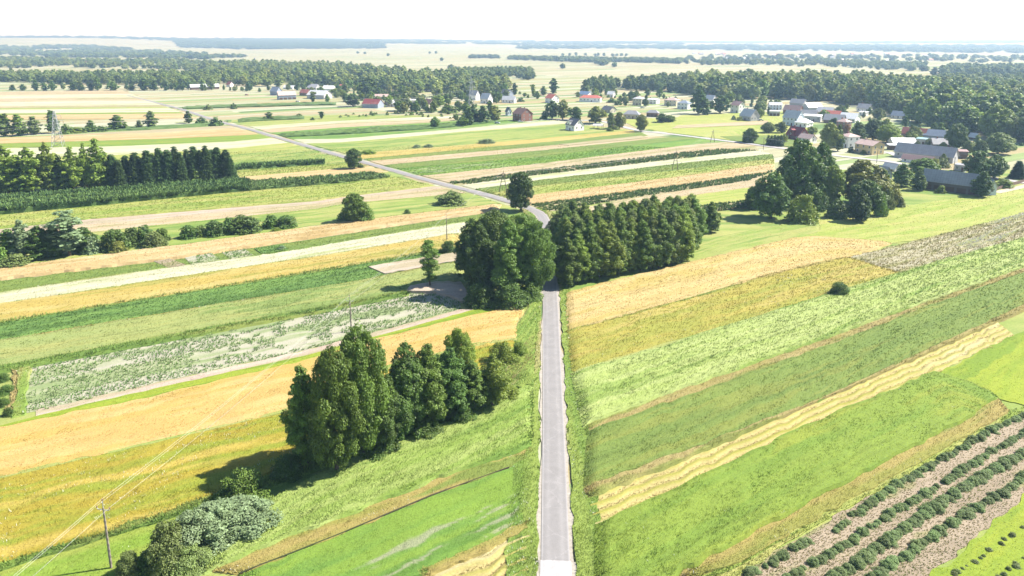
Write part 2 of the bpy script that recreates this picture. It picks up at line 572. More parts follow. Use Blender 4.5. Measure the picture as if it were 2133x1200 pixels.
# c: base, mixed-in and patch albedos; h crop height; tuft density per m2 at 100 m, tuft height, tuft width; row spacing
FT = {
 'wheat':   dict(c=[(.465, .325, .11), (.50, .365, .145), (.435, .31, .09)], h=.55, d=7, th=.27, tw=.22, vary=.22),
 'wheatp':  dict(c=[(.45, .33, .155), (.50, .39, .21), (.38, .28, .12)], h=.7, d=5, th=.27, tw=.22, vary=.2),
 'goldw':   dict(c=[(.46, .35, .14), (.50, .39, .175), (.425, .335, .11)], h=.5, d=7, th=.27, tw=.22, vary=.2, tr=12.),
 'gold':    dict(c=[(.40, .31, .085), (.44, .36, .13), (.28, .27, .06)], h=.6, d=6, th=.27, tw=.22, vary=.25),
 'cream':   dict(c=[(.43, .42, .27), (.49, .48, .34), (.34, .37, .17)], h=.5, d=5, th=.27, tw=.25, vary=.18),
 'weedy':   dict(c=[(.33, .27, .04), (.24, .27, .035), (.42, .33, .075)], h=.5, d=8, th=.5, tw=.22, vary=.35, wf=0.05),
 'weedyr':  dict(c=[(.355, .31, .07), (.29, .295, .06), (.41, .34, .10)], h=.5, d=8, th=.5, tw=.22, vary=.32, wf=0.02),
 'oat':     dict(c=[(.15, .215, .05), (.175, .235, .055), (.205, .24, .055)], h=.55, d=9, th=.34, tw=.2, vary=.25, tr=11.),
 'oatg':    dict(c=[(.165, .25, .04), (.20, .275, .045), (.235, .285, .045)], h=.7, d=9, th=.34, tw=.2, vary=.25, tr=14., wf=0.006),
 'barley':  dict(c=[(.25, .30, .10), (.32, .33, .11), (.18, .25, .07)], h=.6, d=8, th=.34, tw=.22, vary=.2, st=9.0, sa=.5, tr=10.),
 'lightg':  dict(el=3.5, c=[(.31, .385, .11), (.365, .425, .155), (.22, .31, .07)], h=.7, d=9, th=.5, tw=.3, vary=.42, st=2.6, sa=.34, wob=1.2, tr=12.),
 'kale':    dict(el=3.0, c=[(.21, .30, .06), (.30, .37, .11), (.13, .22, .04)], h=.6, d=9, th=.5, tw=.32, vary=.42, st=3.4, sa=.28, wob=1.5),
 'bright':  dict(c=[(.135, .245, .045), (.18, .28, .045), (.11, .21, .04)], h=.2, d=13, th=.34, tw=.25, vary=.55, soil=.6),
 'lime':    dict(c=[(.21, .285, .03), (.26, .315, .035), (.165, .25, .028)], h=.15, d=6, th=.22, tw=.2, vary=.25),
 'limey':   dict(c=[(.28, .325, .075), (.35, .35, .11), (.20, .275, .05)], h=.4, d=6, th=.4, tw=.25, vary=.3),
 'potato':  dict(c=[(.11, .20, .05), (.15, .25, .06), (.08, .15, .035)], h=.45, d=9, th=.4, tw=.35, vary=.5, row=.9),
 'corn':    dict(c=[(.40, .38, .29), (.31, .34, .19), (.22, .28, .12)], h=.02, d=5.5, th=.48, tw=.22, vary=.3, row=.75, tc=[(.14, .25, .07), (.19, .29, .09), (.26, .33, .15)], gap=.45),
 'meadow':  dict(c=[(.23, .30, .07), (.33, .34, .11), (.15, .24, .05)], h=.15, d=5, th=.3, tw=.2, vary=.3),
 'mgreen':  dict(c=[(.19, .285, .04), (.26, .31, .06), (.15, .25, .035)], h=.15, d=8, th=.3, tw=.2, vary=.35, wf=.01),
 'mown':    dict(c=[(.30, .35, .08), (.38, .37, .12), (.25, .32, .06)], h=.1, d=3, th=.2, tw=.2, vary=.22, st=6, sa=.35, wf=0.02),
 'swath':   dict(wob=.12, c=[(.45, .37, .16), (.31, .30, .06), (.48, .42, .22)], h=.12, d=7, th=.2, tw=.2, vary=.25, st=1.9, sa=1.0),
 'tan':     dict(c=[(.40, .315, .185), (.45, .37, .24), (.30, .28, .13)], h=.15, d=4, th=.25, tw=.2, vary=.22),
 'soil':    dict(c=[(.30, .24, .17), (.35, .285, .205), (.27, .25, .12)], h=.03, d=7, th=.2, tw=.2, vary=.25, tc=[(.25, .27, .08), (.33, .28, .13), (.18, .23, .06)]),
 'bare':    dict(c=[(.47, .39, .31), (.42, .33, .26), (.36, .31, .2)], h=.03, d=1, th=.15, tw=.2, vary=.2),
 'dry':     dict(c=[(.29, .25, .085), (.35, .29, .12), (.21, .24, .06)], h=.3, d=11, th=.6, tw=.2, vary=.4),
 'drygreen': dict(c=[(.25, .25, .06), (.33, .27, .09), (.17, .23, .05)], h=.25, d=10, th=.5, tw=.22, vary=.4, wf=0.03),
 'verge':   dict(c=[(.17, .255, .05), (.23, .30, .065), (.32, .31, .12)], h=.15, d=11, th=.38, tw=.25, vary=.4, wf=0.03),
 'verged':  dict(c=[(.13, .21, .045), (.17, .25, .05), (.22, .26, .065)], h=.3, d=10, th=.8, tw=.35, vary=.5),
 'flower':  dict(c=[(.30, .28, .13), (.40, .37, .25), (.24, .26, .08)], h=.4, d=9, th=.55, tw=.25, vary=.4, tc=[(.27, .27, .09), (.36, .31, .15), (.60, .58, .52)]),
 'hedge':   dict(c=[(.085, .15, .045), (.125, .195, .055), (.06, .11, .03)], h=2.0, d=26, th=.9, tw=.55, vary=.5, amp=.8),
 'hedgel':  dict(c=[(.10, .17, .05), (.15, .21, .07), (.07, .12, .03)], h=1.0, d=14, th=.7, tw=.45, vary=.5, amp=.5),
 'rows':    dict(c=[(.33, .29, .16), (.38, .33, .2), (.25, .27, .1)], h=.05, d=7, th=.7, tw=.5, vary=.4, row=2.6, tc=[(.085, .15, .045), (.12, .19, .06), (.17, .22, .08)], gap=.3),
 'ditch':   dict(c=[(.05, .04, .03), (.09, .07, .05), (.06, .08, .03)], h=-.05, d=0, th=.2, tw=.2, vary=.2),
}
FIELD_TRIS = [0]
frng = np.random.default_rng(11)

def field(name, typ, top, bot, h=None, px=True, z0=.05, clip=3.4, dens=1.0, seed=None):
    f = FT[typ]
    hh = f['h'] if h is None else h
    T = gpoly(top) if px else np.asarray(top, float)
    B = gpoly(bot) if px else np.asarray(bot, float)
    allp = np.concatenate([T, B])
    dmin = max(70.0, np.linalg.norm(allp, axis=1).min())
    ds = float(np.clip(dmin * .006, .6, 5))
    dt = float(np.clip(dmin * .0035, .38, 2.5))
    if f.get('st', 9) < 2.5:
        dt = min(dt, .4)
    L = max(np.linalg.norm(np.diff(T, axis=0), axis=1).sum(), np.linalg.norm(np.diff(B, axis=0), axis=1).sum())
    nu = int(np.clip(L / ds, 4, 420))
    Tr, _ = resamp(T, nu)
    Br, _ = resamp(B, nu)
    Wd = np.linalg.norm(Tr - Br, axis=1).max()
    nv = int(np.clip(Wd / dt, 2, 110))
    sd_ = int(frng.integers(1000)) if seed is None else seed
    # wavering edges
    er = f.get('er', .5) * min(1.0, Wd / 6)
    sl = np.linspace(0, L, nu + 1)
    dirs = (Br - Tr) / (np.linalg.norm(Br - Tr, axis=1)[:, None] + 1e-6)
    Tr = Tr + dirs * (er * 2 * (vnoise(sl / 2.3, sd_ * 1.0) - .5))[:, None]
    Br = Br + dirs * (er * 2 * (vnoise(sl / 2.3, sd_ + 9.0) - .5))[:, None]
    iu = np.concatenate([[0], np.arange(nu + 1), [nu]])
    jv = np.concatenate([[0], np.arange(nv + 1), [nv]])
    tt = jv / nv
    P = Tr[iu][:, None, :] * (1 - tt)[None, :, None] + Br[iu][:, None, :] * tt[None, :, None]
    wloc = np.linalg.norm(Tr - Br, axis=1)[iu]
    Sx = (sl[iu])[:, None] + 0 * tt[None, :]
    Tx = wloc[:, None] * tt[None, :]
    dfar = np.maximum(1.0, dmin / 260.0)

    def colour(s, t, cols):
        el = f.get('el', 2.0)
        a = vnoise(s / (14 * dfar * el), t / (2.2 * dfar), sd_) * .55 + vnoise(s / (4.0 * el), t / .9, sd_ + 3) * .45
        m = sstep(.30, .68, a)
        if 'st' in f:
            ph = (t + f.get('wob', .8) * 2 * vnoise(s / 18.0, t / 7, sd_ + 4)) / f['st']
            sw = .5 + .5 * np.cos(2 * np.pi * ph)
            m = np.clip(m * (1 - f['sa']) + sw * f['sa'] * (.6 + .6 * a), 0, 1)
        b = vnoise(s / (18 * dfar * el), t / (3.2 * dfar), sd_ + 7) * .6 + vnoise(s / (5.0 * el), t / 1.1, sd_ + 8) * .4
        k = sstep(.56, .72, b) * .9
        c0, c1, c2 = (np.array(x) for x in cols)
        c = c0 + (c1 - c0) * m[..., None]
        c = c + (c2 - c) * k[..., None]
        if 'tr' in f:
            tp_ = (t + 3.1 + .5 * vnoise(s / 30.0, sd_ * 1.0 + 0 * t, 5)) % f['tr']
            ln = np.maximum(np.exp(-((tp_ - 2.0) / .34) ** 2), np.exp(-((tp_ - 3.9) / .34) ** 2)) * (.45 + .4 * vnoise(s / 9.0, t / 9.0, sd_ + 51))
            c = c * (1 - .22 * ln[..., None])
        if 'soil' in f:
            q = vnoise(s / 14.0, t / .6, sd_ + 21) * .6 + vnoise(s / 3, t / .4, sd_ + 22) * .4
            qq = sstep(.60, .72, q) * f['soil'] * sstep(.35, .6, vnoise(s / 40, t / 10, sd_ + 25))
            c = c + (np.array((.36, .33, .25)) - c) * qq[..., None]
        return c
    C = colour(Sx, Tx, f['c'])
    amp = f.get('amp', .05 * min(1, hh * 2))
    Z = z0 + hh + amp * 2 * (vnoise(Sx / 1.9, Tx / 1.3, sd_ + 1) - .5) + amp * (vnoise(Sx / 9, Tx / 5, sd_ + 2) - .5)
    if 'st' in f and f['st'] < 2.5:
        Z = Z + .12 * np.cos(2 * np.pi * Tx / f['st'])
    if hh > .15 and L > 12:
        Z = z0 + (Z - z0) * (.35 + .65 * sstep(0, 2.6, np.minimum(Sx, L - Sx)))
    Z[0, :] = Z[-1, :] = 0
    Z[:, 0] = Z[:, -1] = 0
    if hh > .15 and hh < 1:
        o_ = .8 * hh
        P = P.copy()
        P[:, 0] -= dirs[iu] * o_
        P[:, -1] += dirs[iu] * o_
        ax = Tr[1] - Tr[0]
        P[0] -= ax / np.linalg.norm(ax) * o_
        ax = Tr[-1] - Tr[-2]
        P[-1] += ax / np.linalg.norm(ax) * o_
    flat = P.reshape(-1, 2)
    Zf = Z.ravel()
    if dmin < 700:
        rd = road_dist(flat)
        Zf = np.where(rd < clip, -.6, Zf)
    V = np.concatenate([flat, Zf[:, None]], 1)
    C = C.reshape(-1, 3)
    a_, b_ = P.shape[:2]
    ii = (np.arange(a_ - 1)[:, None] * b_ + np.arange(b_ - 1)[None, :]).ravel()
    Q = np.stack([ii, ii + b_, ii + b_ + 1, ii + 1], 1)
    tris = None
    # tufts of leaves and ears standing out of the crop
    d0 = f['d'] * dens * (2.2 if hh < .9 else 1)
    if d0 > 0 and dmin < 430:
        quadP = P[1:-1, 1:-1]
        p00, p10, p11, p01 = quadP[:-1, :-1], quadP[1:, :-1], quadP[1:, 1:], quadP[:-1, 1:]
        e1, e2 = p11 - p00, p01 - p10
        ar = np.abs(e1[..., 0] * e2[..., 1] - e1[..., 1] * e2[..., 0]) / 2
        cen = (p00 + p11) / 2
        dist = np.linalg.norm(cen, axis=2)
        inview = (cen[..., 1] > 58) & (np.abs(cen[..., 0]) < .75 * cen[..., 1] + 22)
        wgt = ar * (100 / np.maximum(dist, 70)) ** 2 * inview * (dist < 430)
        n = int(wgt.sum() * d0)
        if n > 8:
            ci = frng.choice(wgt.size, n, p=(wgt / wgt.sum()).ravel())
            cu, cv = np.unravel_index(ci, wgt.shape)
            fu, fv = frng.random(n), frng.random(n)
            tu = (cu + fu) / nu
            tv = (cv + fv) / nv
            wl = wloc[1:-1][cu]
            if 'row' in f:
                rw = f['row']
                tm = tv * wl
                tm = (np.floor(tm / rw) + .5) * rw + frng.normal(0, .09 * max(1, rw), n)
                tv = np.clip(tm / np.maximum(wl, .1), 0.01, .99)
            x = tu * nu
            i0 = np.clip(x.astype(int), 0, nu - 1)
            fr = (x - i0)[:, None]
            tp = Tr[i0] * (1 - fr) + Tr[i0 + 1] * fr
            bp = Br[i0] * (1 - fr) + Br[i0 + 1] * fr
            pos = tp * (1 - tv[:, None]) + bp * tv[:, None]
            s_, t_ = tu * L, tv * wl
            keep = road_dist(pos) > clip
            if 'gap' in f:
                g = vnoise(s_ / 9, t_ / 5, sd_ + 31) * .6 + vnoise(s_ / 2.5, t_ / 1.5, sd_ + 32) * .4
                keep &= g > f['gap'] * .72
            pos, s_, t_ = pos[keep], s_[keep], t_[keep]
            n = len(pos)
            if n:
                cc = colour(s_, t_, f.get('tc', f['c']))
                br = 1 + .8 * f['vary'] * (frng.random(n) * 2 - 1)
                br *= 1 + .5 * f['vary'] * (vnoise(s_ / 1.2, t_ / .8, sd_ + 41) - .5) * 2
                cc = cc * br[:, None]
                if 'wf' in f:
                    fl = frng.random(n) < f['wf'] * 2 * sstep(.45, .7, vnoise(s_ / 7, t_ / 3, sd_ + 61))
                    cc[fl] = (.62, .62, .56)
                dist = np.linalg.norm(pos, axis=1)
                k = np.maximum(1, dist / 120)
                hgt_ = f['th'] * (.72 if hh < .9 else 1) * (.6 + .8 * frng.random(n)) * np.sqrt(k)
                wid = f['tw'] * (.62 if hh < .9 else 1) * (.7 + .6 * frng.random(n)) * k
                tap = (.35 + .65 * sstep(0, 2.6, np.minimum(s_, L - s_))) if (hh > .15 and L > 12) else np.ones(n)
                zb = z0 + hh * tap - .5 * f['th'] * tap if hh > .3 else np.full(n, z0 - .02)
                az = frng.random(n) * 2 * np.pi
                VV, TT, CC = [], [], []
                base = len(V)
                for q in range(3):
                    an = az + q * 2.094
                    dx, dy = np.cos(an), np.sin(an)
                    lean = hgt_ * (.35 + .5 * frng.random(n))
                    v0 = np.stack([pos[:, 0] - dy * wid / 2, pos[:, 1] + dx * wid / 2, zb], 1)
                    v1 = np.stack([pos[:, 0] + dy * wid / 2, pos[:, 1] - dx * wid / 2, zb], 1)
                    v2 = np.stack([pos[:, 0] + dx * lean, pos[:, 1] + dy * lean, zb + hgt_], 1)
                    o = base + q * 3 * n
                    VV += [v0, v1, v2]
                    TT.append(np.stack([np.arange(n) + o, np.arange(n) + o + n, np.arange(n) + o + 2 * n], 1))
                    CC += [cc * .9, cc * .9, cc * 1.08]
                V = np.concatenate([V] + VV)
                C = np.concatenate([C] + CC)
                tris = np.concatenate(TT)
                FIELD_TRIS[0] += len(tris)
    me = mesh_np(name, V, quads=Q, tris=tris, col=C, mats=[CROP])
    return structure(put(name, me))

# near base of rough grass under and between the strips
def rect(x0, x1, y):
    return [(x0, y), (x1, y)]
field("grass_ground", 'meadow', rect(-330, 380, 345), rect(-330, 380, 40), px=False, h=.0, z0=.03, dens=0)

# boundaries, far to near, photo pixels on the ground
B = {
 'hT': [(0, 420), (483, 384), (711, 369), (778, 363)], 'hB': [(0, 450), (483, 403), (711, 383), (822, 369)],
 'yg': [(0, 478), (173, 458), (667, 418), (711, 411), (905, 388)], 'vine': [(0, 491), (173, 470), (667, 425), (711, 416), (925, 392)],
 'tan': [(0, 507), (187, 487), (667, 437), (711, 428), (985, 403)], 'w1T': [(0, 562), (400, 511), (711, 467), (1044, 427)],
 'w1B': [(0, 584), (400, 536), (711, 488), (944, 453), (1035, 441)], 'thin': [(0, 589), (400, 540), (711, 492), (944, 457), (1040, 444)],
 'g1': [(0, 613), (330, 563), (600, 527), (711, 507), (980, 462)], 'p1': [(0, 638), (711, 530), (955, 489)],
 'y1': [(0, 676), (711, 560), (955, 517)], 'd1': [(0, 715), (711, 596), (955, 548)], 'b1': [(0, 767), (711, 634), (955, 588)],
 'c1': [(-60, 893), (75, 858), (340, 796), (640, 730), (711, 711), (860, 672), (960, 645)],
 'tr': [(-60, 904), (75, 868), (340, 807), (640, 741), (711, 721), (860, 681), (990, 645)],
 'w2T': [(0, 896), (333, 828), (640, 756), (800, 706), (1088, 638)],
 'w2B': [(0, 1000), (300, 933), (593, 862), (804, 770), (988, 723), (1088, 707)],
 'y2B': [(0, 1175), (233, 1105), (447, 1033), (640, 960), (830, 880), (1000, 800), (1075, 745)],
 'vg': [(0, 1192), (233, 1119), (390, 1070), (560, 1020), (700, 968), (1000, 850), (1112, 795)],
 'k1': [(430, 1190), (711, 1080), (944, 988), (1078, 947), (1112, 932)], 'brB': [(500, 1199), (711, 1116), (900, 1036), (1061, 977), (1112, 950)],
 'l1': [(878, 1201), (1000, 1148), (1084, 1104), (1112, 1092)],
 'w3T': [(1178, 612), (1422, 553), (1655, 498), (1700, 495)], 'w3B': [(1178, 694), (1422, 630), (1622, 571), (1769, 538), (1855, 508)],
 'y3B': [(1190, 783), (1422, 713), (1722, 620), (1879, 571)], 't1B': [(1214, 890), (1422, 812), (1689, 719), (1922, 634), (2133, 559)],
 'o1T': [(1222, 903), (1469, 816), (1722, 725), (1922, 646), (2133, 571)], 'o1B': [(1214, 1022), (1422, 948), (1722, 830), (2072, 668), (2133, 638)],
 's2T': [(1226, 1042), (1422, 963), (1789, 804), (2079, 674)], 's2B': [(1240, 1098), (1422, 1019), (1689, 888), (1945, 780), (2112, 699)],
 'n1B': [(1422, 1192), (1755, 1008), (1989, 888), (2079, 831)], 'n1V': [(1445, 1203), (1539, 1170), (1755, 1050), (1989, 922), (2105, 860), (2133, 846)],
}
# left side
field("currant_plantation", 'hedge', [(0, 420), (483, 384), (520, 381)], [(0, 450), (483, 403), (520, 400)])
field("currant_plantation", 'hedgel', [(515, 382), (711, 369), (778, 363)], [(515, 399), (711, 383), (815, 371)], h=1.0)
field("mustard_field", 'limey', B['hB'], B['yg'])
field("vineyard_soil", 'bare', B['yg'], B['vine'])
field("stubble_field", 'tan', B['vine'], B['tan'])
field("meadow", 'meadow', B['tan'], B['w1T'], h=.3)
field("wheat_field", 'wheatp', B['w1T'], B['w1B'])
field("field_path", 'tan', B['w1B'], B['thin'], h=.05)
field("oat_field", 'oat', B['thin'], B['g1'], h=.5)
field("rye_field", 'cream', B['g1'], B['p1'])
field("barley_field", 'gold', B['p1'], B['y1'])
field("potato_field", 'potato', B['y1'], B['d1'])
field("barley_field", 'barley', B['d1'], B['b1'])
field("maize_field", 'corn', [(55, 757)] + B['b1'][1:], [(40, 866)] + B['c1'][1:], z0=.06)
field("verge_strip", 'verged', [(0, 768), (300, 712), (711, 637), (850, 609)], [(0, 778), (300, 722), (711, 645), (850, 616)], h=.5, z0=.1)
field("field_track", 'bare', [(75, 856)] + B['c1'][2:], [(75, 869)] + B['tr'][2:], h=.02, z0=.09)
field("verge_strip", 'lime', B['tr'], B['w2T'], h=.1, z0=.07)
field("wheat_field", 'wheat', B['w2T'], B['w2B'])
field("weedy_field", 'weedy', B['w2B'], B['y2B'])
field("verge_strip", 'verged', B['y2B'], B['vg'])
field("meadow", 'mgreen', B['vg'][:3] + [(450, 1090)], [(0, 1290), (200, 1240), (330, 1205), (430, 1165)], h=.12)
field("vegetable_field", 'kale', [(470, 1090), (560, 1050), (640, 1005), (711, 973), (1000, 858), (1112, 803)], B['k1'])
field("verge_strip", 'drygreen', B['k1'], B['brB'])
field("ditch", 'ditch', [(500, 1197), (711, 1114), (900, 1034), (1061, 976)], [(500, 1199.4), (711, 1116.2), (900, 1036), (1061, 977)], z0=.41)
field("clover_field", 'bright', B['brB'], [(560, 1330)] + B['l1'])
field("stubble_field", 'swath', B['l1'], [(900, 1330), (1112, 1245)])
# garden plots inside the oat strip, and the bare patch by the poplar
field("garden_bed", 'soil', [(320, 548), (355, 543)], [(352, 562), (388, 556)], z0=.62, h=.02)
field("garden_bed", 'corn', [(385, 541), (440, 531)], [(400, 556), (458, 545)], z0=.62)
field("garden_bed", 'corn', [(462, 530), (510, 523)], [(482, 543), (528, 535)], z0=.62)
field("garden_bed", 'potato', [(530, 522), (590, 514)], [(545, 533), (600, 525)], z0=.62, h=.15)
field("bare_patch", 'bare', [(768, 560), (860, 545), (945, 530), (985, 525)], [(800, 574), (880, 562), (955, 545), (990, 540)], z0=.7)
field("bare_patch", 'bare', [(855, 600), (905, 592), (960, 592)], [(845, 612), (905, 612), (990, 640)], z0=.75)
# right side
field("verge_strip", 'meadow', [(1422, 519), (1480, 499), (1560, 482), (1705, 455)], [(1422, 553), (1560, 520), (1655, 499), (1710, 482)], h=.25)
field("wheat_field", 'goldw', B['w3T'] + [(1855, 507)], B['w3B'])
field("weedy_field", 'weedyr', B['w3B'][:4], B['y3B'])
field("wildflower_strip", 'flower', [(1769, 538), (1922, 500), (2133, 446)], [(1879, 571), (1955, 547), (2133, 498)])
field("hay_meadow", 'mown', [(1490, 503), (1560, 484), (1705, 457), (1900, 428), (2133, 388)], [(1700, 495), (1760, 500), (1860, 508), (1922, 499), (2133, 445)])
field("vegetable_field", 'lightg', B['y3B'] + [(1955, 547), (2133, 499)], B['t1B'])
field("verge_strip", 'dry', B['t1B'], B['o1T'])
field("oat_field", 'oat', B['o1T'], B['o1B'])
field("verge_strip", 'dry', B['o1B'], [(1226, 1040), (1422, 961), (1789, 803), (2079, 673), (2133, 648)], h=.6)
field("stubble_field", 'swath', B['s2T'], B['s2B'][:4] + [(2112, 699)])
field("oat_field", 'oatg', B['s2B'][:4] + [(2020, 800), (2078, 829)], [(1236, 1290)] + B['n1B'])
field("grass_field", 'lime', [(1948, 781), (2112, 699), (2133, 690)], [(2080, 832), (2133, 846)], h=.12)
field("verge_strip", 'drygreen', [(1410, 1202)] + B['n1B'], B['n1V'][:-1] , h=.25)
field("verge_strip", 'limey', [(1430, 1212)] + B['n1V'][1:], [(1530, 1212), (1640, 1130), (1800, 1040), (2000, 935), (2133, 862)], h=.1)
field("currant_soil", 'soil', [(1480, 1240), (1640, 1130), (1800, 1040), (2000, 935), (2133, 862)], [(1860, 1260), (1940, 1200), (2000, 1150), (2133, 1035)], z0=.06)
field("grass_field", 'lime', [(1860, 1260), (1940, 1200), (2000, 1150), (2133, 1035)], [(2000, 1330), (2133, 1260)], h=.1)

# ragged grassy margins where two strips meet
def margin(line, wd, typ, h):
    P = gpoly(line)
    P, _ = resamp(P, 40)
    nn_ = normals2(P)
    wv = wd * (.5 + .9 * vnoise(np.arange(41) / 2.2, wd * 7.7 + P[0, 1]))
    field("grass_margin", typ, P - nn_ * (wv / 2)[:, None], P + nn_ * (wv / 2)[:, None], px=False, h=h, z0=.12)
margin(B['p1'], 1.1, 'verge', .45)
margin(B['y1'], 1.3, 'verged', .5)
margin(B['d1'], 1.0, 'drygreen', .45)
margin(B['w2B'], 1.1, 'meadow', .5)
margin(B['w3B'][:4], 1.0, 'drygreen', .45)
margin(B['y3B'], 1.2, 'meadow', .5)
margin(B['g1'], .9, 'verge', .45)
margin(B['tan'], 1.2, 'verge', .3)
margin(B['w1T'], 1.2, 'verge', .5)
margin([(53, 757), (38, 868)], 1.6, 'verge', .35)
margin([(40, 770), (26, 862)], 1.8, 'dry', .12)
margin(B['l1'], 1.2, 'drygreen', .25)
# strips between the road and the village
D = {
 'w4B': [(1095, 428), (1422, 386), (1612, 357)], 'w4T': [(1065, 418), (1111, 410), (1422, 370), (1612, 343)],
 'g4B': [(1020, 405), (1111, 390), (1422, 355), (1612, 332)], 'p4B': [(985, 396), (1111, 378), (1422, 341), (1609, 322)],
 'r4B': [(955, 388), (1111, 367), (1422, 331), (1582, 314)], 'r4T': [(935, 381), (1111, 357), (1422, 319), (1572, 305)],
 'y5T': [(880, 367), (1111, 343), (1422, 304), (1540, 294)], 'g5T': [(828, 352), (1111, 328), (1422, 292), (1480, 288)],
 'gg5': [(800, 345), (1111, 316), (1400, 286)], 't5': [(770, 336), (1111, 307), (1350, 283)], 'g6T': [(757, 332), (1111, 299), (1172, 294), (1335, 276)],
 'br': [(725, 322), (1000, 300), (1111, 291), (1320, 271)], 'md': [(640, 300), (711, 297), (978, 274), (1180, 258)],
 'p5': [(612, 291), (711, 290), (978, 267), (1161, 250)], 'g7': [(596, 287), (711, 281), (878, 271), (944, 266), (1060, 252)],
 'r6': [(578, 281), (711, 273), (880, 263), (940, 259)], 'g8': [(562, 277), (711, 266), (880, 257), (960, 251)],
 't8': [(540, 270), (711, 257), (880, 250), (960, 245)], 'c8': [(520, 264), (711, 252), (880, 244), (950, 241)],
}
field("currant_rows", 'rows', D['w4B'], [(1120, 445), (1300, 415), (1500, 386), (1560, 377)], h=.05)
field("stubble_field", 'tan', [(1150, 450), (1300, 415), (1500, 386), (1612, 362)], [(1170, 480), (1422, 410), (1590, 388)])
field("meadow", 'mown', [(1170, 480), (1422, 410), (1590, 388)], [(1180, 560), (1440, 440), (1580, 420)], h=.15)
field("currant_rows", 'rows', [(1440, 432), (1560, 419)], [(1450, 446), (1560, 433)], z0=.25)
field("wheat_field", 'wheatp', D['w4T'], D['w4B'])
field("barley_field", 'limey', D['g4B'], D['w4T'])
field("oat_field", 'oat', D['p4B'], D['g4B'], h=.35)
field("rye_field", 'cream', D['r4B'], D['p4B'], h=.3)
field("currant_rows", 'rows', D['r4T'], D['r4B'])
field("stubble_field", 'tan', D['y5T'], D['r4T'])
field("grass_field", 'bright', D['g5T'], D['y5T'], h=.2)
field("oat_field", 'oat', D['gg5'], D['g5T'], h=.3)
field("stubble_field", 'tan', D['t5'], D['gg5'])
field("oat_field", 'oat', D['g6T'], D['t5'], h=.3)
field("barley_field", 'gold', D['br'], D['g6T'], h=.2)
field("currant_rows", 'rows', [(1165, 302), (1335, 284)], [(1185, 304), (1350, 288)], z0=.4)
field("meadow", 'meadow', D['md'], D['br'])
field("rye_field", 'cream', D['p5'], D['md'], h=.2)
field("grass_field", 'bright', D['g7'], D['p5'], h=.15)
field("currant_plantation", 'hedge', D['r6'], D['g7'], h=1.0)
field("grass_field", 'bright', D['g8'], D['r6'], h=.15)
field("stubble_field", 'tan', D['t8'], D['g8'])
field("rye_field", 'cream', D['c8'], D['t8'], h=.15)
field("grass_field", 'meadow', [(470, 252), (620, 243), (700, 240)], D['c8'], h=.2)
field("meadow", 'mown', [(1420, 240), (1640, 232), (1700, 270)], [(1360, 272), (1480, 287), (1690, 312)], h=.1)
field("stubble_field", 'tan', [(1410, 262), (1600, 252)], [(1400, 268), (1600, 260)], h=.1, z0=.25)
field("oat_field", 'oat', [(1500, 285), (1640, 282)], [(1540, 297), (1690, 311)], h=.2, z0=.2)
field("garden_lawn", 'mown', [(1290, 250), (1420, 244)], [(1330, 268), (1420, 276)], h=.1)
# strips on the left, beyond the spruces
U = {
 'a': [(0, 418), (483, 383), (760, 362)], 'b': [(300, 400), (467, 383), (711, 367), (808, 358)], 'c': [(300, 383), (480, 372), (711, 352), (790, 346)],
 'd': [(300, 372), (493, 356), (675, 343), (770, 340)], 'e': [(300, 362), (493, 348), (675, 337), (755, 335)],
 'f': [(240, 345), (483, 322), (640, 308)], 'g': [(0, 330), (240, 324), (483, 310), (600, 298)], 'h': [(0, 310), (240, 306), (483, 296), (570, 288)],
 'i': [(0, 300), (333, 290), (500, 283), (540, 280)], 'j': [(0, 288), (333, 277), (500, 267)],
}
field("grass_field", 'meadow', U['b'], U['a'])
field("wheat_field", 'wheatp', U['c'], U['b'], h=.3)
field("meadow", 'limey', U['d'], U['c'], h=.1)
field("hedge_row", 'hedge', [(493, 349), (675, 338)], [(493, 355), (675, 343)], h=.9, z0=.2)
field("meadow", 'meadow', U['f'], U['d'])
field("grass_field", 'limey', U['g'], U['f'], h=.2)
field("rye_field", 'cream', U['h'], U['g'], h=.3)
field("grass_field", 'oatg', U['i'], U['h'], h=.2)
field("wheat_field", 'wheatp', U['j'], U['i'], h=.3)
field("verge_strip", 'hedgel', [(130, 268), (300, 265), (430, 258), (482, 251)], [(130, 276), (300, 271), (430, 263), (482, 255)], h=.7)
field("hedge_row", 'hedgel', [(495, 250), (560, 246), (634, 243)], [(497, 256), (560, 252), (634, 249)], h=1.2)
field("hedge_row", 'hedgel', [(380, 224), (470, 220), (620, 216), (700, 214)], [(382, 228), (470, 225), (620, 221), (700, 219)], h=1.2)
far = [(192, 199, 'tan'), (199, 206, 'cream'), (206, 213, 'tan'), (213, 222, 'cream'), (222, 226, 'tan'), (226, 229, 'meadow'), (229, 237, 'cream'), (237, 240, 'oatg'), (240, 250, 'wheatp')]
for a, b, ty in far:
    field({'tan': "stubble_field", 'cream': "rye_field", 'meadow': "meadow", 'oatg': "oat_field", 'wheatp': "wheat_field"}[ty], ty,
          [(0, a), (255 + (a - 192) * 2.7, a - 3)], [(0, b), (255 + (b - 192) * 2.7, b - 3)], h=.2)

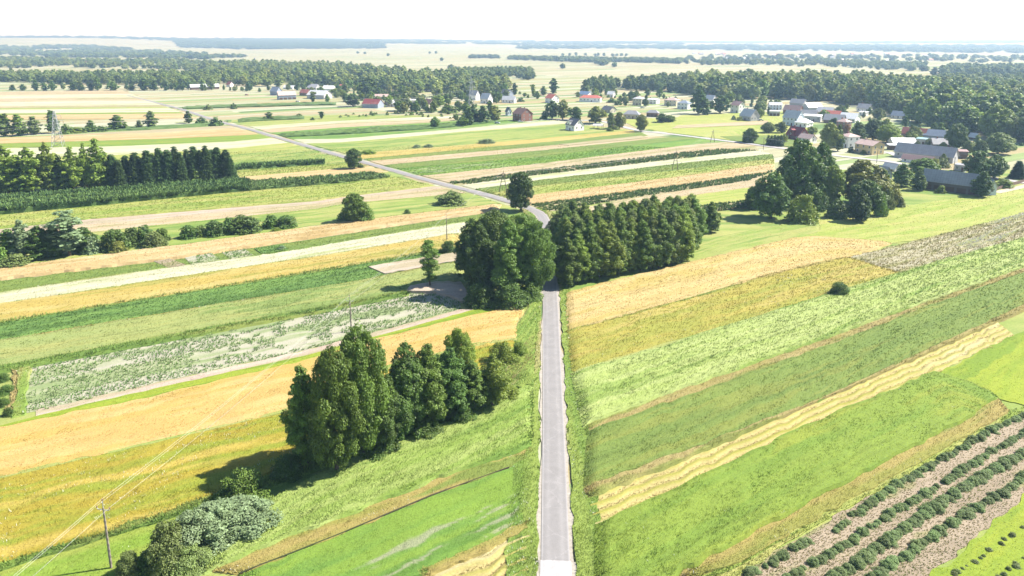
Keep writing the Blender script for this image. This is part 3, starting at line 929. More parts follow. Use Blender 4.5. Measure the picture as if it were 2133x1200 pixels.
# grass verges along the near road
nn = normals2(MAIN)
sel = (MAIN[:, 1] < 262)
ML, MN = MAIN[sel], nn[sel]
ML = np.concatenate([NEAR[::-1][:-1], ML])
MN = np.concatenate([np.repeat(MN[:1], len(NEAR) - 1, 0), MN])
vw = 1.5 + 1.5 * vnoise(np.arange(len(ML)) / 6.0, 3.3)
field("road_verge", 'verge', ML - MN * 2.35, ML - MN * (3.3 + vw)[:, None], px=False, clip=2.15, z0=.1)
field("road_verge", 'verge', ML + MN * 2.35, ML + MN * (3.1 + vw)[:, None], px=False, clip=2.15, z0=.1)
field("rough_grass", 'verge', [(985, 728), (1050, 712), (1120, 620)], [(1010, 850), (1060, 815), (1122, 800)], h=.35, z0=.12)
field("rough_grass", 'dry', [(1040, 760), (1115, 700)], [(1060, 800), (1118, 760)], h=.2, z0=.2)
# ------------------------------------------------------------------ trees: prototypes
def cards(rng, lobes, n, size, up=.15, droop=0.0, out=.8, jit=.5):
    """n small leaf sprays on and in the given lobes (centre xyz, radii xyz)"""
    C = np.array([l[0] for l in lobes])
    Rr = np.array([l[1] for l in lobes])
    wgt = (Rr[:, 0] * Rr[:, 2])
    m = int(n * 1.8)
    li = rng.choice(len(lobes), m, p=wgt / wgt.sum())
    d = rng.normal(size=(m, 3))
    d[:, 2] += up
    d /= np.linalg.norm(d, axis=1)[:, None]
    rad = 1 - .27 * rng.random(m) ** 2.0
    rad *= 1 + .14 * rng.normal(size=m)
    pos = C[li] + d * Rr[li] * rad[:, None]
    # drop sprays buried deep in another lobe
    keep = np.ones(m, bool)
    for i in range(len(lobes)):
        q = (((pos - C[i]) / Rr[i]) ** 2).sum(1)
        keep &= ~((q < .42) & (li != i))
    pos, d, li = pos[keep][:n], d[keep][:n], li[keep][:n]
    n = len(pos)
    nr = d * out + rng.normal(size=(n, 3)) * jit
    nr[:, 2] += .62 - droop
    nr /= np.linalg.norm(nr, axis=1)[:, None]
    a = np.cross(nr, rng.normal(size=(n, 3)))
    a /= np.linalg.norm(a, axis=1)[:, None] + 1e-9
    b = np.cross(nr, a)
    s = size * (.55 + .8 * rng.random(n))[:, None]
    asp = (.55 + .5 * rng.random(n))[:, None]
    V = np.stack([pos - a * s * .62, pos - b * s * .5 * asp + nr * s * .12, pos + a * s * .62, pos + b * s * .5 * asp + nr * s * .12], 1).reshape(-1, 3)
    V[:, 2] = np.maximum(V[:, 2], .05)
    lobe_tone = .85 + .3 * rng.random(len(lobes))
    sh = np.repeat((.8 + .4 * rng.random(n)) * lobe_tone[li], 4)
    Q = np.arange(4 * n).reshape(n, 4)
    return V, Q, sh

def profile_lobes(rng, prof, H, zb, nl, lr, fill=.88):
    out = []
    seed_ = int(rng.integers(200))
    zs = np.sort(rng.random(nl) * .96 + .02)
    for i, u in enumerate(zs):
        z = zb + u * (H - zb)
        r = prof(u)
        an = i * 2.39996 + rng.random() * .9
        r *= .78 + .44 * float(vnoise(math.cos(an) * 1.1 + u * 2.5, math.sin(an) * 1.1, seed_))
        rad = r * fill * (.60 + .44 * rng.random())
        q = lr * (.55 * r + .45) * (.55 + .85 * rng.random() ** 1.3)
        out.append(((math.cos(an) * rad, math.sin(an) * rad, z), (q, q, q * (.65 + .3 * rng.random()))))
    if H < 6:
        for i in range(10):
            an = i * .628
            r = prof(.05) * .72
            out.append(((math.cos(an) * r, math.sin(an) * r, .35), (.75, .75, .5)))
    # core down the axis so that the far side does not shine through
    for u in np.linspace(.12, .86, 6):
        q = max(.45, prof(u) * .46)
        out.append(((0, 0, zb + u * (H - zb)), (q, q, (H - zb) * .13)))
    return out

def trunk(rng, H, r, zb, spread, nlimb=6):
    m = MB()
    x, y = rng.normal(0, .02 * H, 2)
    m.tube([(0, 0, -.3), (x * .3, y * .3, H * .3), (x * .7, y * .7, H * .6), (x, y, H * .9)], [r * 1.25, r * .85, r * .5, r * .12], 7)
    for i in range(nlimb):
        z = zb + (H * .75 - zb) * (i + .5) / nlimb
        an = i * 2.4 + rng.random()
        L = spread * (1 - .5 * i / nlimb)
        f = z / (H * .9)
        p0 = (x * f, y * f, z)
        p1 = (p0[0] + math.cos(an) * L * .5, p0[1] + math.sin(an) * L * .5, z + L * .25)
        p2 = (p0[0] + math.cos(an) * L, p0[1] + math.sin(an) * L, z + L * .7)
        m.tube([p0, p1, p2], [r * .4, r * .25, r * .06], 5)
    return m

def spruce_cards(rng, H, Rb, n, size):
    u = 1 - np.sqrt(rng.random(n) * .97 + .01)
    lev = np.round(u * 26) / 26 + rng.normal(0, .006, n)
    z = .6 + lev * (H - .6)
    Rz = Rb * (1 - lev) ** .85 * (.88 + .25 * vnoise(lev * 26, rng.random() * 90)) + .12
    nb = 11
    an = (np.floor(rng.random(n) * nb) + .5 * (np.round(u * 26) % 2)) / nb * 2 * np.pi + rng.normal(0, .13, n)
    f = .25 + .75 * rng.random(n) ** .6
    rr = Rz * f
    pos = np.stack([np.cos(an) * rr, np.sin(an) * rr, z - .28 * rr + .10 * rr * f], 1)
    d = np.stack([np.cos(an), np.sin(an), np.full(n, -.35)], 1)
    d /= np.linalg.norm(d, axis=1)[:, None]
    nr = np.stack([np.cos(an) * .4, np.sin(an) * .4, np.full(n, .9)], 1) + rng.normal(size=(n, 3)) * .4
    b = np.cross(nr, d)
    b /= np.linalg.norm(b, axis=1)[:, None]
    s = size * (.7 + .6 * rng.random(n))[:, None]
    V = np.stack([pos - d * s * .5, pos - b * s * .28, pos + d * s * .6, pos + b * s * .28], 1).reshape(-1, 3)
    sh = np.repeat(.65 + .7 * rng.random(n), 4)
    return V, np.arange(4 * n).reshape(n, 4), sh

def prof_broad(u):   # oak, linden
    return 6.2 * max(0.05, math.sin(math.pi * min(1, (u * .86 + .12))) ** .80)
def prof_oval(u):    # alder, ash
    return 3.9 * max(.08, math.sin(math.pi * (u * .80 + .15)) ** .75) * (1.12 - .45 * u)
def prof_birch(u):
    return 3.0 * max(.10, math.sin(math.pi * (u * .86 + .10)) ** .8) * (1.15 - .5 * u)
def prof_bush(u):
    return 2.1 * max(.15, math.cos(u * 1.45)) ** .6
def prof_poplar(u):
    return 1.7 * max(.12, math.sin(math.pi * (u * .85 + .08)) ** .6)

SPEC = {  # kind: profile, height, crown base, lobes, lobe scale, trunk radius, cards at three detail levels and their sizes
 'broad':  (prof_broad, 16.0, 1.4, 120, .35, .42, (42000, 9500, 1300), (.30, .62, 1.6), 13.0),
 'alder':  (prof_oval, 16.0, .9, 95, .36, .26, (26000, 6500, 900), (.27, .55, 1.45), 8.2),
 'birch':  (prof_birch, 17.0, 2.2, 42, .42, .20, (12000, 3600, 600), (.26, .50, 1.2), 6.2),
 'poplar': (prof_poplar, 15.0, 2.2, 30, .6, .20, (9000, 2800, 420), (.25, .5, 1.2), 3.6),
 'bush':   (prof_bush, 3.6, .05, 36, .46, .10, (9000, 2600, 330), (.17, .33, .85), 4.6),
 'willow': (prof_bush, 3.6, .05, 44, .42, .10, (14000, 3000, 400), (.15, .30, .8), 4.6),
 'spruce': (None, 15.0, .6, 0, 0, .20, (6500, 2600, 600), (.95, 1.3, 2.2), 6.0),
 'thuja':  (lambda u: 1.0 * max(.1, math.cos(u * 1.5)) ** .7, 5.0, .05, 22, .75, .1, (2500, 1200, 300), (.3, .4, .7), 2.2),
}
PROTO = {}

def proto(kind, lod, var):
    key = (kind, lod, var)
    if key in PROTO:
        return PROTO[key]
    prof, H, zb, nl, lr, tr, cn, cs, W = SPEC[kind]
    rng = np.random.default_rng(abs(hash((len(kind), ord(kind[0]), ord(kind[1]), lod, var))) % 99991)
    if kind == 'spruce':
        V, Q, sh = spruce_cards(rng, H, 3.0, cn[lod], cs[lod])
    else:
        lobes = profile_lobes(rng, prof, H, zb, nl if lod < 2 else max(10, nl // 3), lr)
        V, Q, sh = cards(rng, lobes, cn[lod], cs[lod], droop=.3 if kind == 'birch' else 0, jit=(.55, .45, .28)[lod])
        V[:, 2] *= H / np.percentile(V[:, 2], 99.8)
    cm = mesh_np(kind + "_crown", V, quads=Q, shade=sh, mats=[LEAF])
    nlimb = 3 if lod == 2 else 7
    if kind in ('bush', 'willow', 'thuja'):
        m = MB()
        for i in range(5):
            an = i * 1.257
            m.tube([(0, 0, -.2), (math.cos(an) * .3, math.sin(an) * .3, H * .3), (math.cos(an) * W * .2, math.sin(an) * W * .2, H * .65)], [tr * .7, tr * .5, tr * .2], 5)
    else:
        m = trunk(rng, H, tr, max(zb, 1.5) + 1.0, W * .36, nlimb)
    tm = m.mesh(kind + "_trunk", BARK)
    PROTO[key] = (cm, tm, H, W)
    return PROTO[key]

KINDNAME = {'broad': 'broadleaf_tree', 'alder': 'alder_tree', 'birch': 'birch_tree', 'poplar': 'poplar_tree', 'bush': 'bush',
            'willow': 'willow_bush', 'spruce': 'spruce_tree', 'thuja': 'thuja_bush'}
CATNAME = {'bush': 'bush', 'willow': 'bush', 'thuja': 'bush'}
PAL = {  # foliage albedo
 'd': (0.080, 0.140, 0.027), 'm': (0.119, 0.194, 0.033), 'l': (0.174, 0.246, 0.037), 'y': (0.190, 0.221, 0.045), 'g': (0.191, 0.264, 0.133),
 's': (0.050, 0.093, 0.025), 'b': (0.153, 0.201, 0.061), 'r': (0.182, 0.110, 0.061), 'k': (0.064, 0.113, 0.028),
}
trng = np.random.default_rng(5)
NVAR = {0: 3, 1: 3, 2: 3}

def tree_at(kind, X, Y, H, W, col, label, group=None, name=None, parts=True, lod=None):
    dist = math.hypot(X, Y)
    if lod is None:
        lod = 0 if dist < 235 else 1 if dist < 520 else 2
    var = int(trng.integers(NVAR[lod]))
    cm, tm, H0, W0 = proto(kind, lod, var)
    c = np.array(PAL[col]) * (.92 + .16 * trng.random())
    sx = W / W0
    sz = H / H0
    rz = trng.random() * 6.28
    nm = name or KINDNAME[kind]
    e = put(nm, None, None, (X, Y, 0), rz)
    e.scale = (sx, sx * (.92 + .16 * trng.random()), sz)
    e.empty_display_size = .5
    tag(e, label, CATNAME.get(kind, 'tree'), group)
    cr = put('crown', cm, e)
    cr.color = (*c, 1)
    tk = put('stem' if kind in ('bush', 'willow', 'thuja') else 'trunk', tm, e)
    return e

def tree(kind, u, vb, vt, wpx, col, label, group=None, back=0.0):
    X, Y, t = G(u, vb)
    W = wpx / FOC * t
    if kind in ('bush', 'willow', 'thuja', 'alder', 'spruce'):
        back = back + W * .25
    r = math.hypot(X, Y)
    X, Y = X * (1 + back / r), Y * (1 + back / r)
    H = max(.8, height_at(Y, vt) * .985)
    return tree_at(kind, X, Y, H, W, col, label, group)

# ------------------------------------------------------------------ trees one can point to
T = tree
g1 = "trees of the copse on the field edge left of the road"
T('alder', 640, 985, 762, 100, 'm', "lowest round tree at the left end of the copse beside the golden field", g1)
T('broad', 702, 985, 722, 122, 'm', "broad leafy tree at the front left of the roadside copse", g1)
T('broad', 757, 950, 677, 132, 'm', "tallest tree of the copse, rising above the golden wheat behind it", g1)
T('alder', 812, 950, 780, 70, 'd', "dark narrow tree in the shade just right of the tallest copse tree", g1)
T('alder', 850, 925, 713, 105, 'd', "dark pointed alder in the middle of the roadside copse", g1)
T('alder', 893, 905, 716, 100, 'm', "second pointed alder of the copse, right of the middle one", g1)
T('alder', 938, 885, 724, 95, 'd', "dark alder between the pointed pair and the sparse crown of the copse", g1)
T('broad', 953, 815, 684, 70, 'l', "sparse light tree standing behind the copse against the wheat", g1)
T('alder', 985, 872, 752, 85, 'm', "yellowish green alder near the road end of the copse", g1)
T('birch', 1026, 850, 736, 78, 'l', "thin see-through tree at the road end of the copse", g1)
T('bush', 1060, 835, 805, 62, 'l', "low leafy bush at the foot of the last copse tree by the road verge", g1)
for u, v, t_, wd in [(868, 905, 738, 78), (915, 888, 738, 80), (962, 872, 748, 74), (1004, 858, 772, 62), (830, 930, 750, 70)]:
    T('alder', u, v, t_, wd, 'd', "dark alder filling the gaps behind the pointed alders of the copse", g1)
for i, (u, v, t_, wd, c, l) in enumerate([
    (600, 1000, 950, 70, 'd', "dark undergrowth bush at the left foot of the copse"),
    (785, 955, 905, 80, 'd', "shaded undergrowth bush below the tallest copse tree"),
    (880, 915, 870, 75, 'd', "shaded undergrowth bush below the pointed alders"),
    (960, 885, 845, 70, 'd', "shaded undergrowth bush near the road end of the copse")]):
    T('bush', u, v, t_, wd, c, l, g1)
g2 = "bushes of the hedge end in front of the copse"
T('bush', 512, 1050, 978, 95, 'm', "rounded green bush standing in the shadow edge of the copse", g2)
T('bush', 468, 1052, 1018, 48, 'd', "small dark bush left of the rounded green bush", g2)
T('willow', 508, 1112, 1043, 150, 'g', "widest silver grey willow bush", g2)
T('willow', 452, 1140, 1052, 150, 'g', "silver grey willow bush in the middle of the willow clump", g2)
T('willow', 402, 1160, 1068, 115, 'g', "silver grey willow bush at the left of the willow clump", g2)
T('willow', 352, 1192, 1088, 95, 'b', "broad grey green bush left of the willows", g2)
T('willow', 395, 1197, 1140, 80, 'b', "grey green low bush in front of the willows at the lower edge", g2)
T('bush', 310, 1195, 1150, 60, 'd', "dark low bush between the concrete pole and the willows", g2)
T('bush', 270, 1205, 1150, 50, 'b', "small light bush right of the concrete pole", g2)
g3 = "tall trees in the clump on the left of the road"
T('alder', 1000, 622, 466, 92, 'd', "tall tree at the left front of the big roadside clump", g3)
T('alder', 1060, 628, 458, 95, 'm', "tall tree in the middle front of the big roadside clump", g3)
T('broad', 1114, 612, 460, 98, 'm', "tall tree of the big clump hanging over the road", g3)
T('broad', 1030, 585, 438, 120, 'm', "highest tree of the big roadside clump", g3)
T('broad', 1085, 575, 446, 115, 'm', "tall rear tree of the big clump beside the shaded road", g3)
T('alder', 985, 592, 455, 80, 'd', "tree at the left rear of the big roadside clump, above the dirt patch", g3)
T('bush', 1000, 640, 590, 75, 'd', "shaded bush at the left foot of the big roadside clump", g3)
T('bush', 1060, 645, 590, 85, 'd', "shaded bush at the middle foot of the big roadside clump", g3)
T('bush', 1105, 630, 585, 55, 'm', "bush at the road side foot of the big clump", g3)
# planted grove right of the road
C00, C10, C11, C01 = G2(1172, 601), G2(1425, 549), G2(1448, 500), G2(1158, 500)
k = 0
for i in range(12):
    for j in range(8):
        a, b = (i + .5 + (trng.random() - .5) * .5) / 12, (j + .5 + (trng.random() - .5) * .5) / 8
        p = (C00 * (1 - a) + C10 * a) * (1 - b) + (C01 * (1 - a) + C11 * a) * b
        hh = 12.0 + 2.4 * trng.random() + 3.4 * a - 1.4 * b
        tree_at('alder', p[0], p[1], hh, 7.6 + 2.2 * trng.random(), 'mblm'[int(trng.integers(4))],
                "alder in the front row of the dense grove, above the pale wheat" if j == 0 else
                "alder in the road side row of the dense grove" if i == 0 else
                "alder inside the dense planted grove right of the road", "alders of the planted grove")
T('alder', 1440, 520, 412, 62, 'm', "large dark tree at the right end of the grove, taller than its neighbours")
T('alder', 1480, 487, 420, 44, 'm', "single egg shaped tree standing off the right end of the grove")
T('broad', 1085, 440, 358, 58, 'd', "slender tall tree at the bend of the road, bare stem below")
T('broad', 738, 352, 309, 37, 'd', "lone round tree beside the far road")
T('bush', 938, 430, 398, 64, 'b', "wide low bush in the bright meadow left of the road bend")
T('bush', 848, 447, 436, 15, 'd', "tiny dark shrub in the bright meadow")
T('broad', 738, 463, 402, 52, 'm', "small leafy tree growing in the meadow strip left of the low bush")
T('bush', 762, 463, 432, 35, 'm', "bush at the right foot of the small meadow tree")
T('bush', 715, 462, 440, 26, 'm', "bush at the left foot of the small meadow tree")
T('poplar', 896, 600, 499, 36, 'm', "slim poplar with a bare stem in front of the big clump")
T('bush', 934, 530, 502, 37, 'd', "dark ball shaped bush behind the slim poplar")
T('bush', 1747, 619, 588, 43, 'd', "lone dark round bush between the weedy field and the pale green crop")
T('bush', 586, 525, 512, 22, 'g', "small grey bush at the end of the garden beds")
g4 = "thicket at the left edge"
for a in [('bush', 5, 558, 515, 45, 'm', "low bush at the very left end of the thicket"),
          ('alder', 22, 548, 478, 60, 'm', "leafy tree at the left end of the thicket"),
          ('birch', 50, 545, 458, 55, 'g', "silvery crown rising from the left part of the thicket"),
          ('alder', 85, 545, 470, 65, 'd', "dark tree in the left half of the thicket"),
          ('alder', 115, 540, 470, 55, 'd', "dark tree in the middle of the thicket"),
          ('poplar', 146, 535, 438, 52, 'g', "tallest silvery poplar of the thicket"),
          ('alder', 178, 530, 474, 60, 'd', "dark tree just right of the silvery poplar"),
          ('bush', 195, 530, 492, 45, 'g', "grey leaved bush right of the dark trees of the thicket"),
          ('bush', 30, 560, 530, 60, 'b', "pale weedy bush at the front foot of the thicket"),
          ('bush', 240, 527, 478, 56, 'd', "dark bush with a yellowish one beside it, right of the thicket"),
          ('bush', 248, 530, 502, 36, 'y', "small yellowish bush in front of the dark hazel"),
          ('bush', 275, 515, 474, 42, 'd', "round hazel bush, left of a pair by the wheat"),
          ('bush', 305, 510, 470, 44, 'd', "tall hazel bush behind the pale one"),
          ('bush', 322, 518, 483, 46, 'b', "pale leaved hazel bush in front of the tall one"),
          ('bush', 338, 505, 476, 34, 'm', "hazel bush at the right end of its row of five")]:
    T(*a, g4)
g5 = "hazel bushes in the green strip"
for a in [(394, 500, 469, 40, 'd', "first round hazel bush right of the gap"), (420, 496, 470, 30, 'm', "small hazel bush between two round ones"),
          (448, 495, 459, 44, 'd', "second round hazel bush right of the gap"), (478, 489, 453, 42, 'd', "left bush of the joined hazel pair"),
          (512, 488, 449, 66, 'd', "right and wider bush of the joined hazel pair"), (565, 478, 448, 42, 'd', "left bush of the last hazel pair by the wheat"),
          (597, 477, 449, 42, 'd', "right bush of the last hazel pair by the wheat"), (575, 484, 474, 22, 'l', "tiny pale bush below the last hazel pair")]:
    T('bush', *a, g5)
g6 = "row of birches and spruces on the left"
for a in [('birch', -20, 412, 305, 60, 'l', "birch cut by the left picture edge"), ('birch', 18, 411, 303, 66, 'l', "leftmost full birch of the tree row"), ('alder', 45, 410, 330, 60, 'd', "dark tree between the two left birches"),
          ('birch', 66, 408, 306, 60, 'l', "second yellowish birch of the tree row"), ('birch', 105, 404, 296, 46, 'l', "birch with a thin top left of the lattice pylon"),
          ('alder', 125, 403, 322, 52, 'd', "dark tree behind the lattice pylon"), ('birch', 155, 400, 305, 50, 'l', "birch right of the lattice pylon"),
          ('alder', 140, 402, 350, 46, 'd', "low dark tree right below the pylon"), ('birch', 183, 396, 297, 34, 'l', "narrow birch with a split top"),
          ('birch', 208, 393, 288, 48, 'l', "tallest yellow green birch of the row"), ('bush', 205, 392, 365, 40, 'l', "bright green bush at the foot of the tallest birch")]:
    T(*a, g6)
for i, (u, vt, wd, dv) in enumerate([(238, 313, 36, 0), (251, 327, 30, 2), (266, 316, 34, -1), (286, 309, 38, 0), (297, 322, 30, -4), (311, 304, 38, 1), (322, 312, 28, -4), (336, 299, 36, 0), (347, 308, 32, -5), (355, 303, 34, 1),
    (369, 296, 36, -2), (380, 309, 30, 2), (393, 303, 34, -4), (408, 296, 38, 0), (420, 305, 28, -6), (433, 294, 38, 1), (445, 304, 30, -4), (456, 298, 38, 0), (474, 304, 42, 1), (482, 322, 26, 2)]):
    T('spruce', u, 391 - (u - 240) * .07 + dv, vt, wd, 's', "dark spruce in the close row of spruces right of the birches", "spruces of the left tree row")
for a in [('alder', 284, 388, 345, 40, 'l', "leafy tree in front of the spruces, left"), ('alder', 305, 387, 352, 30, 'm', "small leafy tree in front of the spruces"),
          ('alder', 376, 381, 336, 30, 'l', "bright leafy tree in front of the middle spruces"), ('bush', 415, 380, 350, 40, 'm', "round bush in front of the right spruces")]:
    T(*a, g6)
for i, u in enumerate(range(-30, 236, 24)):
    T('alder', u + (i % 3) * 5, 402 - u * .05, 318 + (i * 7) % 17, 40, 'dm'[i % 2], "dark tree of the second row behind the birches", g6)
T('bush', 1046, 762, 712, 58, 'l', "light green bush between the copse and the road, above the thin tree", g1)
T('bush', 1082, 745, 712, 36, 'l', "small light bush nearest the road by the copse", g1)
g7 = "trees along the field path on the left"
for a in [('alder', 12, 285, 236, 40, 'm', "leafy tree at the left end of the field path trees"), ('alder', 40, 284, 238, 38, 'm', "second leafy tree of the field path trees"),
          ('alder', 72, 281, 242, 38, 'b', "pale tree left of the dark one behind the pylon"), ('alder', 110, 278, 229, 32, 'd', "dark tree behind the top of the lattice pylon"),
          ('bush', 138, 279, 258, 26, 'm', "small tree just right of the lattice pylon"), ('bush', 160, 277, 265, 34, 'l', "low light bush on the field path"),
          ('alder', 190, 275, 250, 28, 'm', "small leafy tree between low hedge pieces"), ('bush', 212, 274, 262, 30, 'd', "low dark bush on the field path"),
          ('alder', 245, 271, 239, 38, 'm', "pointed tree on the field path near its middle"), ('poplar', 290, 267, 250, 15, 'b', "thin pale young tree on the field path"),
          ('alder', 315, 265, 231, 36, 'b', "pale feathery tree on the field path"), ('alder', 393, 257, 231, 22, 'd', "dark narrow tree where the far road crosses the path"),
          ('bush', 420, 258, 243, 26, 'd', "dark bush by the far road crossing, left"), ('bush', 450, 262, 243, 30, 'd', "dark bush by the far road crossing, right"),
          ('alder', 561, 251, 233, 24, 'm', "small tree above the hedge right of the far road"), ('bush', 624, 244, 236, 12, 'b', "small pale bush above the hedge end"),
          ('bush', 651, 251, 244, 11, 'd', "tiny dark bush right of the hedge end"), ('poplar', 670, 248, 232, 13, 'd', "small dark upright tree in the stubble"),
          ('bush', 434, 229, 217, 18, 'b', "left bush of two in the middle hedge"), ('bush', 487, 227, 214, 14, 'd', "right bush of two in the middle hedge"),
          ('poplar', 652, 215, 190, 16, 'b', "pale tree in front of the pale barn"), ('alder', 682, 214, 196, 14, 'm', "tree right of the pale barn")]:
    T(*a, g7)
for u, vt, wd, c in [(27, 176, 13, 'd'), (48, 175, 17, 'd'), (75, 167, 16, 'd'), (93, 172, 16, 'm'), (110, 169, 16, 'd'), (152, 171, 17, 'm'), (166, 164, 14, 'b'), (170, 174, 15, 'd'), (190, 173, 16, 'd'), (204, 159, 18, 'm'), (236, 171, 24, 'm'), (275, 176, 18, 'd'), (300, 162, 24, 'd'), (322, 168, 18, 'd'), (346, 170, 14, 'd'), (368, 172, 14, 'm')]:
    T('alder', u, 189, vt, wd * 1.15, c, "dark tree in the loose row beyond the far stubble strips", "trees in the loose far row at the left")
g8 = "trees at the edge of the mown meadow on the right"
for a in [('broad', 1605, 455, 360, 88, 'd', "round dark tree at the left end of the meadow clump"), ('broad', 1660, 425, 290, 105, 'd', "giant dark tree, tallest of the meadow clump"),
          ('broad', 1705, 415, 297, 62, 'd', "tall dark tree right behind the giant one"), ('alder', 1565, 438, 388, 42, 'd', "low dark tree left of the round one"),
          ('bush', 1668, 466, 405, 66, 'l', "light green bushy tree at the foot of the giant one"), ('broad', 1730, 428, 345, 56, 'l', "light yellow green tree between the giant and the blossoming linden"),
          ('broad', 1790, 425, 333, 100, 'y', "big yellow blossoming linden in the meadow clump"), ('broad', 1800, 445, 375, 70, 'd', "dark tree right below the blossoming linden"),
          ('alder', 1788, 464, 395, 56, 'k', "dark green tree at the front of the meadow clump"), ('bush', 1740, 456, 415, 46, 'd', "shaded bush between the light and the dark front trees"),
          ('alder', 1835, 432, 352, 40, 'm', "narrow tree right of the blossoming linden"), ('bush', 1858, 430, 383, 44, 'y', "yellow green bush right of the front tree"),
          ('bush', 1848, 437, 392, 30, 'b', "grey green bush beside the yellow green one"), ('bush', 1833, 452, 405, 26, 'm', "small bush at the right end of the meadow clump"),
          ('bush', 1875, 432, 412, 20, 'b', "small grey bush in the grass by the meadow clump"), ('bush', 1700, 440, 395, 40, 'd', "dark bush behind the light green bushy tree")]:
    T(*a, g8)
g9 = "trees around the farmyards on the right"
for a in [('alder', 1878, 390, 341, 44, 'm', "round topped tree left of the long front barn"), ('alder', 1912, 398, 355, 34, 'd', "dark tree at the left end of the front barn"),
          ('broad', 1925, 368, 329, 66, 'm', "spreading tree behind the front barn's left end"), ('bush', 1945, 356, 330, 26, 'y', "yellow leaved bush beside the spreading tree"),
          ('bush', 1960, 403, 386, 18, 'l', "small round bush in front of the long barn"), ('bush', 2005, 396, 382, 24, 'd', "dark bush in front of the long barn"),
          ('alder', 2043, 412, 357, 44, 'd', "dark tree covering the right end of the long barn"), ('broad', 2035, 372, 314, 62, 'd', "big dark linden, left of two by the field road"),
          ('broad', 2070, 372, 322, 45, 'd', "smaller dark linden, right of two by the field road"), ('spruce', 2119, 373, 330, 30, 's', "lone dark spruce beside the field road"),
          ('bush', 1962, 350, 330, 28, 'b', "grey green bush in front of the grey barn"), ('bush', 1968, 338, 322, 26, 'm', "bush by the gable of the grey barn"),
          ('broad', 1992, 312, 257, 46, 'd', "tall dark tree behind the grey barn"), ('broad', 2078, 321, 276, 60, 'b', "round pale tree at the edge of the wood"),
          ('bush', 2020, 315, 295, 34, 'b', "pale bush behind the lean-to"), ('broad', 1848, 298, 260, 54, 'l', "light green tree behind the white roofed farmhouse"),
          ('broad', 1818, 292, 248, 48, 'k', "dark tree left of the light green one"), ('bush', 1900, 297, 274, 32, 'l', "light tree before the red brown barn"),
          ('bush', 2090, 392, 372, 36, 'l', "sprawling garden bush behind the board fence"), ('bush', 2045, 360, 352, 30, 'm', "bush under the lindens"),
          ('bush', 2070, 305, 300, 8, 'd', "tiny bush in the meadow near the wood"), ('bush', 2128, 304, 296, 8, 'd', "tiny bush at the right edge near the wood"),
          ('bush', 1935, 305, 288, 20, 'b', "pale bush beside the turquoise hut"), ('alder', 1550, 298, 280, 10, 'd', "slim sapling beside the orchard tree"),
          ('broad', 1562, 297, 267, 34, 'd', "lone orchard tree by the village road"), ('broad', 1600, 277, 254, 30, 'b', "left orchard tree behind the lone one"),
          ('broad', 1628, 277, 253, 30, 'b', "right orchard tree next to the maroon roofed house"), ('broad', 1726, 314, 255, 46, 'y', "yellowish tall tree beside the white house"),
          ('alder', 1745, 316, 259, 24, 'd', "dark tree squeezed beside the white house"), ('spruce', 1738, 262, 243, 16, 's', "dark small spruce among the roofs"),
          ('broad', 1690, 280, 263, 24, 'l', "pale willow behind the maroon roofed house"), ('bush', 1772, 318, 305, 14, 's', "dark cone shrub in front of the yellow house"),
          ('bush', 1798, 321, 313, 14, 'l', "small light shrub in front of the yellow house"), ('bush', 1762, 286, 258, 18, 'r', "reddish leaved tree above the white house"),
          ('alder', 1785, 300, 255, 40, 'd', "dark tree right of the reddish one"), ('bush', 1700, 252, 243, 18, 'd', "dark bush between the white roofs"),
          ('alder', 1455, 238, 176, 36, 'd', "tall dark tree at the left end of the right village"), ('alder', 1468, 240, 205, 32, 'd', "dark tree beside the tall one"),
          ('broad', 1500, 236, 198, 36, 'd', "round dark tree left of the white gable house"), ('bush', 1528, 250, 240, 10, 'd', "dark bush before the grey gable house"),
          ('bush', 1541, 252, 242, 13, 'y', "yellow bush before the grey gable house"), ('broad', 1583, 245, 226, 20, 'l', "light tree right of the grey gable house"),
          ('broad', 1586, 233, 210, 26, 'b', "pale tree left of the pale blue house"), ('broad', 1538, 217, 197, 22, 'l', "light tree behind the white gable house"),
          ('poplar', 1600, 241, 222, 8, 's', "dark ivy covered column by the garage")]:
    T(*a, g9)
for i in range(5):
    T('thuja', 1600 + i * 6.5, 303 + i * .6, 281 + (i % 2), 9, 's', "dark thuja in the clipped row by the village road", "thujas by the village road")
T('thuja', 1633, 297, 278, 10, 'y', "yellowish thuja right of the clipped row")
g10 = "trees of the middle village"
